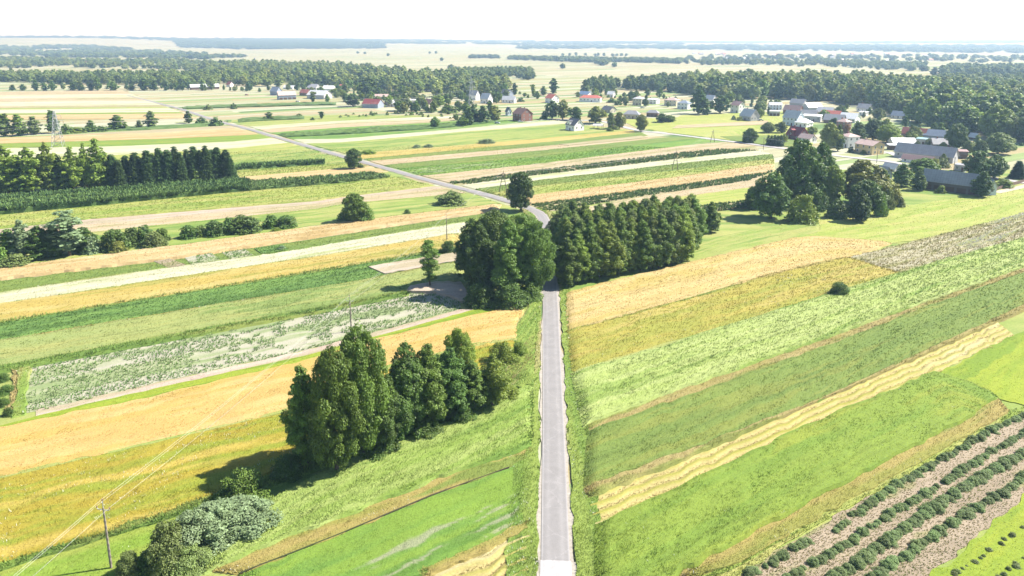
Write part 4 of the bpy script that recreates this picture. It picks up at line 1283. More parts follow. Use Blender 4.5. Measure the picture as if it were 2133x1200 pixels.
for a in [('broad', 1150, 248, 209, 30, 'd', "left tree of the dark pair by the lane"), ('broad', 1172, 249, 207, 30, 'y', "right blossoming tree of the pair by the lane"),
          ('bush', 1132, 249, 231, 15, 'd', "small dark tree left of the pair by the lane"), ('broad', 1200, 251, 222, 34, 'd', "dark tree just behind the white house"),
          ('broad', 1240, 257, 221, 44, 'y', "wide yellow green tree right of the white house"), ('alder', 1272, 270, 234, 22, 'b', "grey green tree beside the shed roof"),
          ('broad', 1290, 268, 233, 28, 'y', "yellow blossoming tree beside the grey green one"), ('broad', 1335, 275, 238, 24, 'y', "roadside tree with a bare stem at the village road bend"),
          ('bush', 1282, 271, 262, 20, 'l', "low bushes below the yellow blossoming tree"), ('spruce', 985, 257, 222, 30, 's', "dark conifer left of the pale willow"),
          ('alder', 1005, 258, 220, 34, 'k', "dark tree in the clump by the brick house"), ('broad', 1030, 253, 220, 36, 'y', "pale weeping willow by the brick house"),
          ('alder', 978, 262, 224, 26, 'd', "dark tree at the left of the conifer clump"), ('broad', 962, 263, 243, 32, 'm', "low tree left of the conifer clump"),
          ('broad', 906, 266, 243, 25, 'm', "lone small tree in front of the village strips"), ('bush', 1090, 250, 241, 8, 'd', "shrub before the brick house"),
          ('alder', 1153, 195, 162, 24, 'd', "tall tree behind the bright red roof"), ('alder', 1132, 199, 179, 20, 'd', "dark tree left of the tall one behind the red roof"),
          ('poplar', 1110, 198, 175, 12, 'l', "light slim tree left of the red roof"), ('alder', 1218, 196, 165, 20, 'd', "dark tree behind the blue roofed house"),
          ('alder', 1072, 198, 172, 16, 'd', "dark tree right of the grey barn"), ('broad', 1038, 213, 190, 20, 'm', "round tree between grey roofs"),
          ('bush', 1085, 212, 203, 18, 'd', "dark bush right of the pale grey house"), ('broad', 1378, 255, 236, 36, 'd', "round dark tree right of the low brown buildings"),
          ('bush', 1287, 219, 208, 16, 'd', "round bush before the grey beige house"), ('bush', 1275, 214, 205, 24, 'd', "hedge bush before the red roofed long house"),
          ('broad', 770, 203, 160, 40, 'd', "big dark tree behind the long white building"), ('broad', 812, 222, 206, 24, 'm', "tree right of the dark red barn"),
          ('alder', 845, 231, 190, 24, 'b', "pale tall tree in front of the white roofs"), ('bush', 867, 230, 216, 18, 'k', "dark bush left of the beige house"),
          ('broad', 915, 222, 197, 30, 'l', "light tree right of the beige house"), ('bush', 935, 235, 218, 44, 'm', "leafy bushes below the light tree"),
          ('broad', 700, 196, 184, 34, 'l', "light green tree left of the dark red barn"), ('broad', 735, 222, 196, 40, 'k', "dark tree just left of the dark red barn"),
          ('broad', 755, 200, 172, 34, 'l', "light green tree behind the dark red barn"), ('alder', 1020, 232, 208, 18, 'd', "dark tree in front of the pale grey house"),
          ('bush', 1270, 274, 266, 14, 'l', "pale shrub at the foot of the grey green tree"), ('broad', 1396, 254, 240, 28, 'm', "tree left of the red hip roof house")]:
    T(*a, g10)
g11 = "bushes in the strips beyond the road"
for a in [('willow', 868, 309, 301, 22, 'g', "left grey bush of the pair in the strips"), ('willow', 893, 308, 300, 22, 'g', "right grey bush of the pair in the strips"),
          ('willow', 1014, 300, 289, 36, 'g', "single wide grey bush in the pale strips"), ('bush', 768, 322, 312, 34, 'l', "pale bushes right of the lone round tree"),
          ('bush', 752, 351, 343, 14, 'd', "small bush at the foot of the lone round tree")]:
    T(*a, g11)

# ------------------------------------------------------------------ woods
def inpoly(P, poly):
    x, y = P[:, 0], P[:, 1]
    c = np.zeros(len(P), bool)
    n = len(poly)
    for i in range(n):
        x0, y0 = poly[i]
        x1, y1 = poly[(i + 1) % n]
        m = ((y0 > y) != (y1 > y)) & (x < (x1 - x0) * (y - y0) / (y1 - y0 + 1e-12) + x0)
        c ^= m
    return c

def scatter(px, spacing, rng, jitter=.42):
    poly = [G2(*p) for p in px]
    A = np.array(poly)
    lo, hi = A.min(0), A.max(0)
    gx_, gy_ = np.meshgrid(np.arange(lo[0], hi[0], spacing), np.arange(lo[1], hi[1], spacing))
    P = np.stack([gx_.ravel(), gy_.ravel()], 1)
    P = P + rng.normal(size=P.shape) * spacing * jitter
    return P[inpoly(P, poly)]

# garden trees between the houses
GARD = []
def gardens(px, n, cols, label, group, hmin, hmax):
    pts = scatter(px, 7.0, trng)
    trng.shuffle(pts)
    done = 0
    for x, y in pts:
        if done >= n:
            break
        if min(np.hypot(x - q[0], y - q[1]) for q in HOUSES) < 9 or np.sqrt(((ROADPTS - (x, y)) ** 2).sum(1)).min() < 5:
            continue
        hh = hmin + (hmax - hmin) * trng.random() ** 1.5
        k = 'bush' if hh < 4 else ('broad' if trng.random() < .7 else 'alder')
        cc_ = cols[int(trng.integers(len(cols)))]
        GARD.append((x, y, hh, cc_, tree_at(k, x, y, hh, max(hh * (.7 + .4 * trng.random()), 2.5), cc_, label, group, name='garden_bush' if hh < 5.0 else 'garden_tree')))
        done += 1
HPX = [(1197, 274), (1088, 254), (1059, 241), (1150, 215), (1220, 203), (1230, 213), (1273, 203), (1268, 236), (1316, 248), (1360, 244), (1330, 220), (1360, 217), (1400, 221), (1425, 228), (1480, 217), (1056, 201), (1013, 216), (1060, 215), (940, 201), (965, 201), (988, 209),
       (777, 226), (794, 208), (590, 208), (606, 208), (575, 199), (637, 200), (666, 207), (893, 227), (864, 217), (819, 223), (654, 188), (686, 191), (714, 185), (603, 186),
       (1536, 236), (1560, 253), (1614, 229), (1612, 242), (1651, 239), (1662, 221), (1691, 230), (1651, 263), (1673, 266), (1691, 254), (1685, 243), (1719, 240), (1730, 248), (1738, 258), (1769, 256), (1757, 270), (1660, 293), (1681, 298), (1767, 309), (1810, 323),
       (1800, 234), (1798, 242), (1878, 307), (1858, 313), (1890, 337), (1925, 337), (1960, 337), (1910, 342), (1904, 287), (1949, 291), (1920, 303), (1961, 309), (1880, 249), (1996, 331), (1945, 400), (1980, 403), (2020, 403), (2058, 408), (1838, 378), (1855, 358), (2001, 358), (2028, 292)]
HOUSES = [G2(*p) * (1 + 6 / np.linalg.norm(G2(*p))) for p in HPX]
gardens([(1690, 235), (1720, 262), (1790, 290), (1850, 286), (1880, 262), (1830, 236), (1760, 226)], 30, 'dmmlb', "garden tree among the roofs of the right village", "garden trees of the right village", 3, 9)
gardens([(1800, 330), (1850, 345), (1960, 350), (2020, 345), (2060, 330), (2050, 300), (1960, 262), (1880, 262), (1860, 285)], 34, 'dmmlb', "garden tree around the farmyards at the right", "garden trees of the farmyards", 2.5, 10)
gardens([(1440, 226), (1520, 240), (1600, 232), (1640, 215), (1560, 212), (1450, 208)], 26, 'dmlb', "garden tree behind the two storey white house of the right village", "garden trees at the wood edge", 4, 13)
gardens([(1200, 206), (1290, 222), (1420, 226), (1440, 208), (1300, 196), (1200, 192)], 40, 'dmmlb', "garden tree among the houses north of the middle village road", "garden trees of the middle village", 3, 11)
gardens([(900, 226), (960, 236), (1050, 216), (1120, 206), (1110, 196), (980, 196), (900, 208)], 36, 'dmmlb', "garden tree around the pale farmhouses left of the bright red roof", "garden trees left of the red roof", 3, 11)
gardens([(560, 190), (640, 194), (760, 208), (800, 214), (900, 204), (760, 184), (600, 178)], 70, 'dmmlby', "garden tree among the houses at the left end of the left village", "garden trees of the left village", 3, 13)
gardens([(690, 212), (760, 222), (830, 236), (900, 246), (960, 256), (1000, 246), (960, 226), (900, 210), (800, 206), (700, 198)], 70, 'dmllby', "garden tree around the dark red barn and the beige gable house", "garden trees around the dark red barn", 3, 12)
gardens([(700, 246), (820, 240), (940, 248), (940, 241), (820, 233), (700, 240)], 26, 'mlb', "low bush in the bushy strip before the left village", "bushes of the bushy strip", 1.5, 3.5)
gardens([(900, 204), (980, 206), (1060, 198), (1062, 190), (980, 186), (900, 190)], 34, 'dmmlb', "tree behind the long flat brick building", "trees behind the brick building", 6, 16)
gardens([(130, 188), (330, 188), (450, 181), (330, 176), (130, 181)], 30, 'dmmb', "tree before the left belt by the loose far row", "trees before the left belt", 5, 13)
gardens([(330, 188), (450, 190), (560, 192), (560, 186), (440, 184), (330, 182)], 26, 'dmb', "tree at the field edge before the left belt", "trees at the field edge of the left belt", 4, 12)
for u, v, w_ in [(8, 790, 26), (14, 815, 30), (6, 842, 28), (18, 862, 24), (-15, 830, 30)]:
    T('bush', u, v + 6, v - 12, w_, 'd', "low dark bush beside the pale maize field at the left edge", "low bushes at the left edge")

# currant rows in the lower right corner: every bush by itself
rows = [
 ("first", [(1560, 1198), (1610, 1175), (1690, 1125), (1742, 1103), (1850, 1023), (1960, 960), (2060, 900), (2133, 868), (2230, 818)], [(1577, 1592), (1688, 1728), (1638, 1655), (1762, 1772)]),
 ("second", [(1620, 1216), (1662, 1193), (1722, 1160), (1855, 1073), (1962, 1010), (2032, 963), (2133, 905), (2230, 850)], [(1683, 1693), (1955, 1963)]),
 ("third", [(1700, 1230), (1755, 1197), (1889, 1100), (1989, 1030), (2133, 945), (2230, 888)], []),
 ("fourth", [(1770, 1235), (1829, 1197), (1889, 1157), (2005, 1077), (2085, 1033), (2133, 997), (2230, 940)], []),
 ("fifth", [(1985, 1200), (2055, 1153), (2133, 1097), (2230, 1030)], []),
 ("sixth", [(2080, 1205), (2133, 1165), (2230, 1095)], []),
]
cur = [proto('bush', 0, v) for v in range(3)]
for nm, px, gaps in rows:
    P = spline([G2(*p) for p in px], .05)
    s = np.concatenate([[0], np.cumsum(np.linalg.norm(np.diff(P, axis=0), axis=1))])
    step = {"third": .70, "fourth": .80, "fifth": .9, "sixth": .9}.get(nm, .92)
    d = 0.0
    while d < s[-1]:
        x, y = np.interp(d, s, P[:, 0]), np.interp(d, s, P[:, 1])
        d += step * (.85 + .3 * trng.random())
        dy = CP * y + SP * EYE
        u = 1066.5 + FOC * x / dy
        if u > 2150 or any(a < u < b for a, b in gaps):
            continue
        weedy = nm in ("fifth", "sixth")
        if weedy and trng.random() < .25:
            continue
        cm, tm, H0, W0 = cur[int(trng.integers(3))]
        big = {"third": .95, "fourth": .85}.get(nm, .78) * (.6 + .6 * trng.random()) * (.62 if weedy else 1)
        o = put("currant_bush", cm, None, (x + trng.normal() * .14, y + trng.normal() * .14, .03), trng.random() * 6.28)
        o.scale = ((1.5 + .7 * trng.random()) * big / W0, (1.5 + .5 * trng.random()) * big / W0, (.7 + .35 * trng.random()) * big / H0)
        o.color = (*(np.array(PAL['b'] if weedy else (.165, .235, .085)) * (.85 + .3 * trng.random())), 1)
        tag(o, "currant bush in the %s crop row counted from the oat field" % nm, "bush", "currant bushes in the %s row" % nm)

wrng = np.random.default_rng(21)
WOOD = []      # (x, y, height, width, colour, kind)
def wood(px, spacing, hmin, hmax, wd, cols='dmmk', drop=0.0, kinds=('broad', 'broad', 'alder'), gapn=0):
    P = scatter(px, spacing, wrng)
    for x, y in P:
        if wrng.random() < drop or (gapn and vnoise(x / gapn, y / gapn, 77) < .36):
            continue
        h = hmin + (hmax - hmin) * wrng.random()
        WOOD.append((x, y, h, wd * (.75 + .5 * wrng.random()), cols[int(wrng.integers(len(cols)))], kinds[int(wrng.integers(len(kinds)))]))
# right wood behind the village
wood([(1420, 196), (1480, 205), (1530, 207), (1600, 207), (1680, 211), (1800, 222), (1880, 250), (1960, 270), (2040, 288), (2133, 300), (2330, 330), (2330, 225), (2133, 208), (2010, 198), (1900, 190), (1780, 172), (1600, 172), (1440, 174)], 12.5, 12, 23, 16.5, 'dmmlbyl')
wood([(1290, 186), (1440, 196), (1440, 174), (1380, 172), (1300, 180)], 12, 12, 17, 12, 'ddmk')
wood([(1960, 262), (2133, 290), (2330, 318), (2330, 300), (2133, 262), (1990, 235)], 12, 14, 22, 15, 'dmml')
wood([(1930, 188), (2040, 197), (2133, 206), (2330, 222), (2330, 185), (2133, 174), (1940, 172)], 14, 12, 18, 14, 'dmbb')
wood([(1940, 158), (2133, 162), (2330, 165), (2330, 148), (2133, 146), (1980, 146)], 20, 14, 18, 18, 'dmk')
wood([(1225, 188), (1290, 190), (1290, 178), (1230, 178)], 11, 12, 17, 10, 'dm')
wood([(1680, 135), (1760, 142), (1930, 150), (1930, 136), (1680, 128)], 24, 10, 15, 16, 'dmb', .25)
wood([(1460, 136), (1600, 136), (1680, 140), (1680, 133), (1460, 130)], 26, 10, 14, 15, 'dm', .3)
# left belt with the left village
wood([(450, 176), (560, 182), (680, 178), (760, 185), (880, 200), (960, 205), (1050, 198), (1062, 182), (1045, 170), (900, 162), (800, 152), (720, 142), (560, 138), (420, 138)], 14.5, 8, 20, 16, 'dmmlby', .10, gapn=55)
wood([(-60, 168), (130, 176), (250, 176), (380, 183), (450, 180), (450, 160), (250, 162), (60, 162), (-60, 160)], 14, 11, 17, 14, 'dmmb', .12)
wood([(-60, 142), (200, 143), (430, 148), (480, 138), (380, 128), (-60, 122)], 23, 9, 15, 18, 'dmlb', .22, gapn=90)
wood([(940, 168), (1112, 156), (1112, 150), (930, 152)], 15, 12, 15, 13, 'dm')
wood([(1078, 167), (1114, 166), (1114, 161), (1080, 162)], 12, 10, 13, 12, 'dm')
wood([(975, 122), (1040, 122), (1040, 119), (985, 119)], 26, 11, 14, 20, 'd')
wood([(1058, 124), (1120, 127), (1240, 131), (1244, 137), (1262, 137), (1262, 130), (1330, 131), (1420, 133), (1420, 128), (1200, 124), (1060, 121)], 22, 10, 15, 20, 'dm')
wood([(1420, 133), (1680, 136), (1680, 128), (1420, 128)], 30, 9, 13, 18, 'dlb', .5)
wood([(-60, 120), (250, 121), (420, 124), (520, 119), (350, 110), (200, 104), (-60, 106)], 44, 12, 17, 34, 'dmb', .25, gapn=220)
wood([(800, 104), (500, 106), (380, 104), (360, 99), (520, 98), (690, 97), (800, 101)], 60, 15, 20, 60, 'd', .05)
wood([(1080, 105), (1300, 104), (1560, 107), (2133, 112), (2300, 112), (2300, 104), (1800, 102), (1080, 101)], 75, 14, 20, 62, 'd', .35)
wood([(1420, 128), (1700, 128), (1960, 128), (2300, 140), (2300, 122), (1900, 117), (1420, 119)], 48, 10, 15, 26, 'dm', .62)
# farthest wooded ridges
P = np.stack([(wrng.random(5200) - .5) * 15500, 6800 + wrng.random(5200) * 5200], 1)
mask = vnoise(P[:, 0] / 1300, P[:, 1] / 900, 61) + .10 * (P[:, 1] > 9000) > .44
for x, y in P[mask]:
    WOOD.append((x, y, 16 + 8 * wrng.random(), 85 * (.7 + .6 * wrng.random()), 'd', 'broad'))
# single far trees on the pale plain
for u, v in [(745, 112), (760, 113), (808, 117), (895, 112), (908, 112), (920, 127), (1172, 116), (1186, 116), (1200, 116), (1220, 116), (1240, 117), (1246, 117), (1258, 117), (1276, 117), (1285, 117), (1294, 117), (1304, 117), (1172, 143), (940, 144), (1280, 140), (300, 120), (330, 119), (2005, 118)]:
    x, y, t = G(u, v)
    WOOD.append((x, y, 11 + 5 * wrng.random(), 17, 'd', 'broad'))
W_ = np.array([(a[0], a[1]) for a in WOOD])
blk = [G2(*p) for p in [(560, 189), (650, 205), (760, 208), (820, 210), (910, 205), (975, 195), (985, 210), (1020, 210), (1060, 206), (430, 184), (1330, 212), (1360, 212), (1230, 205), (1150, 208), (1500, 230), (1535, 230), (1615, 228), (1655, 230), (1690, 225), (1720, 240), (1760, 240), (1800, 228), (1878, 246), (1905, 282), (1950, 285), (1962, 305), (2027, 288), (1270, 198), (355, 170), (480, 178), (1440, 222)]]
near_house = np.array([min(np.hypot(*(p - q)) for q in blk) < 11 for p in W_])
vis = W_[:, 1] * .75 + 30 > np.abs(W_[:, 0])
order = np.argsort(np.hypot(W_[:, 0], W_[:, 1]) / np.array([a[2] for a in WOOD]))
STUFF, nind = [], 0
for i in order:
    if near_house[i]:
        continue
    x, y, h, wd, c, kd = WOOD[i]
    if nind < 285 and vis[i] and math.hypot(x, y) < 1150:
        nind += 1
        lod = 1 if math.hypot(x, y) < 560 else 2
        cm, tm, H0, W0 = proto(kd, lod, int(wrng.integers(3)))
        o = put("forest_tree", cm, None, (x, y, 0), wrng.random() * 6.28)
        o.scale = (wd / W0, wd / W0, h / H0)
        o.color = (*(np.array(PAL[c]) * (.85 + .3 * wrng.random())), 1)
        right = x > 100
        tag(o, "tree in the dense wood behind the roofs of the right village" if right else "tree in the leafy belt around the left village",
            "tree", "trees of the wood behind the right village" if right else "trees of the belt around the left village")
    else:
        STUFF.append((x, y, h, wd, c, kd))

# everything farther: one mass of crowns, instanced on points
kinds = [('broad', 2, 0), ('broad', 2, 1), ('broad', 2, 2), ('alder', 2, 0), ('alder', 2, 1)]
protos = []
for i, kd in enumerate(kinds):
    cm, tm, H0, W0 = proto(*kd)
    for c in ('d', 'm', 'l'):
        fm = cm.copy()
        fm.materials.clear()
        fm.materials.append({'d': LEAF_D, 'm': LEAF_M, 'l': LEAF_L}[c])
        o = bpy.data.objects.new("forest_crown", fm)
        protos.append((o, H0, W0))
pm = bpy.data.meshes.new("forest")
n = len(STUFF)
co = np.array([(s[0], s[1], hill(s[0], s[1]) - .3) for s in STUFF], np.float32)
pm.vertices.add(n)
pm.vertices.foreach_set("co", co.ravel())
idx = np.empty(n, np.int32)
scl = np.empty((n, 3), np.float32)
for i, s in enumerate(STUFF):
    a = int(wrng.integers(3)) if s[5] == 'broad' else 3 + int(wrng.integers(2))
    b = 3 * a + (0 if s[4] in 'dk' else 2 if s[4] in 'ly' else 1)
    idx[i] = b
    o, H0, W0 = protos[b]
    scl[i] = (s[3] / W0, s[3] / W0, s[2] / H0)
a = pm.attributes.new("idx", 'INT', 'POINT')
a.data.foreach_set("value", idx)
a = pm.attributes.new("scl", 'FLOAT_VECTOR', 'POINT')
a.data.foreach_set("vector", scl.ravel())
a = pm.attributes.new("rot", 'FLOAT', 'POINT')
a.data.foreach_set("value", (wrng.random(n) * 6.28).astype(np.float32))
fo = put("forest", pm)
fo['kind'] = 'stuff'
ng = bpy.data.node_groups.new("forest_nodes", 'GeometryNodeTree')
ng.interface.new_socket("Geometry", in_out='INPUT', socket_type='NodeSocketGeometry')
ng.interface.new_socket("Geometry", in_out='OUTPUT', socket_type='NodeSocketGeometry')
gi = ng.nodes.new("NodeGroupInput")
go = ng.nodes.new("NodeGroupOutput")
jn = ng.nodes.new("GeometryNodeJoinGeometry")
def nattr(nm, ty):
    x = ng.nodes.new("GeometryNodeInputNamedAttribute")
    x.data_type = ty
    x.inputs[0].default_value = nm
    return x.outputs[0]
ia, sa, ra = nattr("idx", 'INT'), nattr("scl", 'FLOAT_VECTOR'), nattr("rot", 'FLOAT')
cx = ng.nodes.new("ShaderNodeCombineXYZ")
ng.links.new(ra, cx.inputs[2])
for i, (o, H0, W0) in enumerate(protos):
    cmp_ = ng.nodes.new("FunctionNodeCompare")
    cmp_.data_type = 'INT'
    cmp_.operation = 'EQUAL'
    ng.links.new(ia, cmp_.inputs[2])
    cmp_.inputs[3].default_value = i
    ob = ng.nodes.new("GeometryNodeObjectInfo")
    ob.inputs[0].default_value = o
    ob.inputs[1].default_value = True
    ip = ng.nodes.new("GeometryNodeInstanceOnPoints")
    ng.links.new(gi.outputs[0], ip.inputs['Points'])
    ng.links.new(cmp_.outputs[0], ip.inputs['Selection'])
    ng.links.new(ob.outputs['Geometry'], ip.inputs['Instance'])
    ng.links.new(cx.outputs[0], ip.inputs['Rotation'])
    ng.links.new(sa, ip.inputs['Scale'])
    ng.links.new(ip.outputs[0], jn.inputs[0])
ng.links.new(jn.outputs[0], go.inputs[0])
fo.modifiers.new("crowns", 'NODES').node_group = ng
print("WOOD", len(WOOD), "individual", nind, "stuff", n, "tuft tris", FIELD_TRIS[0])
# ------------------------------------------------------------------ buildings
WALLC = {'white': (.82, .81, .79), 'cream': (.62, .56, .42), 'yellow': (.62, .47, .24), 'grey': (.42, .42, .42), 'bluegrey': (.27, .31, .38), 'brick': (.24, .115, .085), 'brown': (.20, .13, .095),
         'pink': (.50, .38, .33), 'paleblue': (.55, .62, .68), 'beige': (.50, .44, .35), 'wood': (.13, .11, .10), 'maroon': (.16, .06, .05)}
ROOFC = {'grey': (.31, .31, .33), 'dark': (.10, .105, .12), 'palegrey': (.50, .51, .53), 'white': (.80, .80, .80), 'red': (.44, .13, .095), 'maroon': (.23, .05, .05), 'brown': (.20, .115, .095),
         'pink': (.46, .34, .31), 'mauve': (.32, .21, .20), 'bluegrey': (.22, .26, .33), 'blue': (.13, .19, .30), 'redbrown': (.27, .095, .075), 'turq': (.30, .45, .47)}
WM = {k: plain("wall_" + k, c, .85, .12, .8) for k, c in WALLC.items()}
RM = {k: roof_mat("roof_" + k, c, 1.0, .45 if k in ('white', 'palegrey', 'blue', 'turq') else .65) for k, c in ROOFC.items()}
FRAME = plain("window_frame", (.72, .72, .70), .5, .05)
GLASS = plain("window_glass", (.025, .03, .038), .12, .2, spec=.6)
DOOR_BAY_M = plain("door_wood_bay_shade", (.10, .06, .04), .6, .2)
CHIM = plain("chimney_brick", (.25, .12, .09), .9, .3, 5)
CONC = plain("concrete", (.36, .35, .33), .85, .2, 3)

fr = MB()
for x0, x1, z0_, z1 in ((-.55, .55, .62, .70), (-.55, .55, -.70, -.62), (-.55, -.47, -.62, .62), (.47, .55, -.62, .62), (-.03, .03, -.62, .62)):
    fr.box(x0, x1, -.06, .04, z0_, z1)
WFRAME = fr.mesh("window", FRAME)
WPANE = MB().box(-.47, .47, -.02, .03, -.62, .62).mesh("pane", GLASS)
DOOR = MB().box(-.5, .5, -.05, .05, 0, 2.05).mesh("door", DOOR_BAY_M)
GDOOR_BAY = MB().box(-1.25, 1.25, -.05, .05, 0, 2.3).mesh("garage_door_bay_shade", DOOR_BAY_M)
HANDLE = MB().box(.32, .42, -.12, -.05, 1.0, 1.06).mesh("handle", CONC)

def window(par, x, y, z, rz, s=1.0):
    wd = put("window", WFRAME, par, (x, y, z), rz, (s, 1, s))
    put("pane", WPANE, wd)

def house(label, u0, u1, vb, vt, a=-30, ratio=.75, roof='gable', wall='white', rf='grey', storeys=1, wf=.5, nwin=3, gwin=1, chim=1, cat='house', name='house', door=True, dormer=False, bays=0, over=.45, group=None, detail=True):
    um = (u0 + u1) / 2
    X, Y, t = G(um, vb)
    ar = R(a)
    ca, sa = abs(math.cos(ar)), abs(math.sin(ar))
    r = math.hypot(X, Y)
    back = 0
    for _ in range(3):
        tt = t * (1 + back / r)
        Wm = (u1 - u0) / FOC * tt
        L = Wm / (ca + ratio * sa)
        D = L * ratio
        back = .5 * (L * sa + D * ca)
    X, Y = X * (1 + back / r), Y * (1 + back / r)
    Ht = max(2.4, height_at(Y, vt))
    az = math.atan2(X, Y)
    L -= over
    D -= over
    e = put(name, None, None, (X, Y, 0), -az + ar)
    tag(e, label, cat, group)
    HLIST.append((label, X, Y))
    Hw = Ht * wf if roof not in ('flat', 'shed') else Ht * .86
    hl, hd = L / 2, D / 2
    m = MB()
    if roof == 'gable':
        for sx in (-1, 1):
            pts = [(sx * hl, -hd, -.3), (sx * hl, hd, -.3), (sx * hl, hd, Hw), (sx * hl, 0, Ht - .2), (sx * hl, -hd, Hw)]
            m.poly(pts if sx > 0 else pts[::-1])
        m.poly([(-hl, -hd, -.3), (hl, -hd, -.3), (hl, -hd, Hw), (-hl, -hd, Hw)])
        m.poly([(hl, hd, -.3), (-hl, hd, -.3), (-hl, hd, Hw), (hl, hd, Hw)])
    else:
        m.box(-hl, hl, -hd, hd, -.3, Hw)
    put("wall", m.mesh("wall", WM[wall]), e)
    rm = MB()
    o = over
    if roof == 'gable':
        k = (Ht - Hw) / hd
        for s in (-1, 1):
            p = [(-hl - o, s * (hd + o), Hw - k * o + .06), (hl + o, s * (hd + o), Hw - k * o + .06), (hl + o, 0, Ht + .06), (-hl - o, 0, Ht + .06)]
            rm.slab(p if s < 0 else p[::-1], .16)
    elif roof == 'hip':
        rl = max(0.0, hl - hd * .95)
        z = Hw + .02
        c = [(-hl - o, -hd - o, z), (hl + o, -hd - o, z), (hl + o, hd + o, z), (-hl - o, hd + o, z)]
        r0, r1 = (-rl, 0, Ht), (rl, 0, Ht)
        rm.poly([c[0], c[1], r1, r0])
        rm.poly([c[2], c[3], r0, r1])
        rm.poly([c[1], c[2], r1])
        rm.poly([c[3], c[0], r0])
        rm.slab(c, .14)
    elif roof == 'flat':
        rm.slab([(-hl - o, -hd - o, Hw + .1), (hl + o, -hd - o, Hw + .1), (hl + o, hd + o, Ht), (-hl - o, hd + o, Ht)], .2)
    ro = put("roof", rm.mesh("roof", RM[rf]), e)
    for i in range(chim):
        cx = (-.25 + .45 * i) * L
        put("chimney", MB().box(cx - .32, cx + .32, -.1, .55, Ht - .9, Ht + .75).mesh("chimney", CHIM), ro)
    if dormer:
        dm = MB()
        x0, x1 = -L * .30, L * .02
        zt = Hw + (Ht - Hw) * .72
        yf = -hd - .15
        dm.poly([(x0, yf, Hw - .3), (x1, yf, Hw - .3), (x1, yf, zt - .5), ((x0 + x1) / 2, yf, zt), (x0, yf, zt - .5)])
        dm.box(x0, x1, yf + .01, -.3 * hd, Hw - .3, zt - .5)
        put("dormer", dm.mesh("dormer", WM[wall]), e)
        dr = MB()
        xm = (x0 + x1) / 2
        dr.slab([(x0 - .3, yf - .35, zt - .6), (xm, yf - .35, zt + .1), (xm, -.1 * hd, zt + .1), (x0 - .3, -.1 * hd, zt - .6)], .12)
        dr.slab([(xm, yf - .35, zt + .1), (x1 + .3, yf - .35, zt - .6), (x1 + .3, -.1 * hd, zt - .6), (xm, -.1 * hd, zt + .1)], .12)
        put("dormer_roof", dr.mesh("dormer_roof", RM[rf]), ro)
        window(e, xm, yf - .02, Hw + .35, 0, .8)
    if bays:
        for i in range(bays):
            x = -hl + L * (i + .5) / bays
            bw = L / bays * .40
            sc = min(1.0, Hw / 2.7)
            put("garage_door_bay_shade", GDOOR_BAY, e, (x, -hd - .01, 0), 0, (bw / 1.25, 1, sc))  # garage doors; on open-fronted buildings a dark panel painting the shade inside each bay
    elif detail:
        sh = Hw / storeys
        for s in range(storeys):
            z = sh * (s + .56)
            for i in range(nwin):
                x = -hl + L * (i + .5) / nwin
                if door and s == 0 and i == nwin // 2:
                    dd = put("door", DOOR, e, (x, -hd - .01, 0.05), 0, (1, 1, min(1, Hw / 2.4)))
                    put("handle", HANDLE, dd)
                else:
                    window(e, x, -hd - .01, z, 0, min(1.0, sh / 2.4))
                window(e, x, hd + .01, z, math.pi, min(1.0, sh / 2.4))
            for i in range(gwin):
                y = -hd + D * (i + .5) / gwin
                window(e, hl + .01, y, z, math.pi / 2, min(1.0, sh / 2.4))
                window(e, -hl - .01, y, z, -math.pi / 2, min(1.0, sh / 2.4))
        if roof == 'gable' and gwin and Ht - Hw > 2.2:
            for y in ((-.55, .75) if D > 7 else (0,)):
                for sx in (-1, 1):
                    window(e, sx * (hl + .01), y, Hw + (Ht - Hw) * .33, sx * math.pi / 2, .75)
    return e

H_ = house
HLIST = []
# middle village
H_("white family house with dark grey roof and a dormer, alone at the meadow edge", 1177, 1217, 274, 247, -52, .85, wall='white', rf='dark', storeys=1, wf=.52, nwin=3, gwin=2, chim=0, dormer=True)
H_("red brick house with brown double gable roof and two chimneys", 1067, 1110, 254, 225, -55, .9, wall='brick', rf='brown', storeys=2, wf=.6, nwin=3, gwin=2, chim=2)
H_("pale blue gable house half hidden behind the weeping willow", 1052, 1066, 241, 223, -60, 1.0, wall='paleblue', rf='dark', wf=.55, nwin=2, gwin=2, chim=0)
H_("white house with a bright red roof behind the pair of dark trees", 1135, 1165, 215, 196, -50, .9, wall='white', rf='red', storeys=2, wf=.58, nwin=2, gwin=2)
H_("white house with a blue roof behind the long red roofed house", 1203, 1238, 203, 190, -42, .8, wall='white', rf='blue', wf=.5, nwin=3, gwin=2)
H_("long white bungalow with a light red roof", 1206, 1254, 213, 198, -12, .4, roof='hip', wall='white', rf='red', wf=.62, nwin=6, gwin=2, chim=0)
H_("small house with a white roof left of the round village trees", 1264, 1282, 203, 190, -25, .8, wall='white', rf='white', wf=.55, nwin=2, chim=0)
H_("beige house with a dark grey roof behind the yellow green tree", 1252, 1284, 236, 221, -40, .8, wall='beige', rf='dark', wf=.5, nwin=3, gwin=2)
H_("long low brown outbuilding with a grey roof, left of two", 1298, 1334, 248, 230, -14, .5, roof='hip', wall='beige', rf='grey', wf=.55, nwin=4, chim=0, cat='outbuilding', name='outbuilding')
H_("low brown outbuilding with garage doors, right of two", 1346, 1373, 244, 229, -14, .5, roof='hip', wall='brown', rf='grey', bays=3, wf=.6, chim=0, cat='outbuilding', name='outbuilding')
H_("beige cube house with a low pyramid roof", 1317, 1344, 220, 201, -25, .9, roof='hip', wall='cream', rf='palegrey', storeys=2, wf=.78, nwin=3, gwin=3)
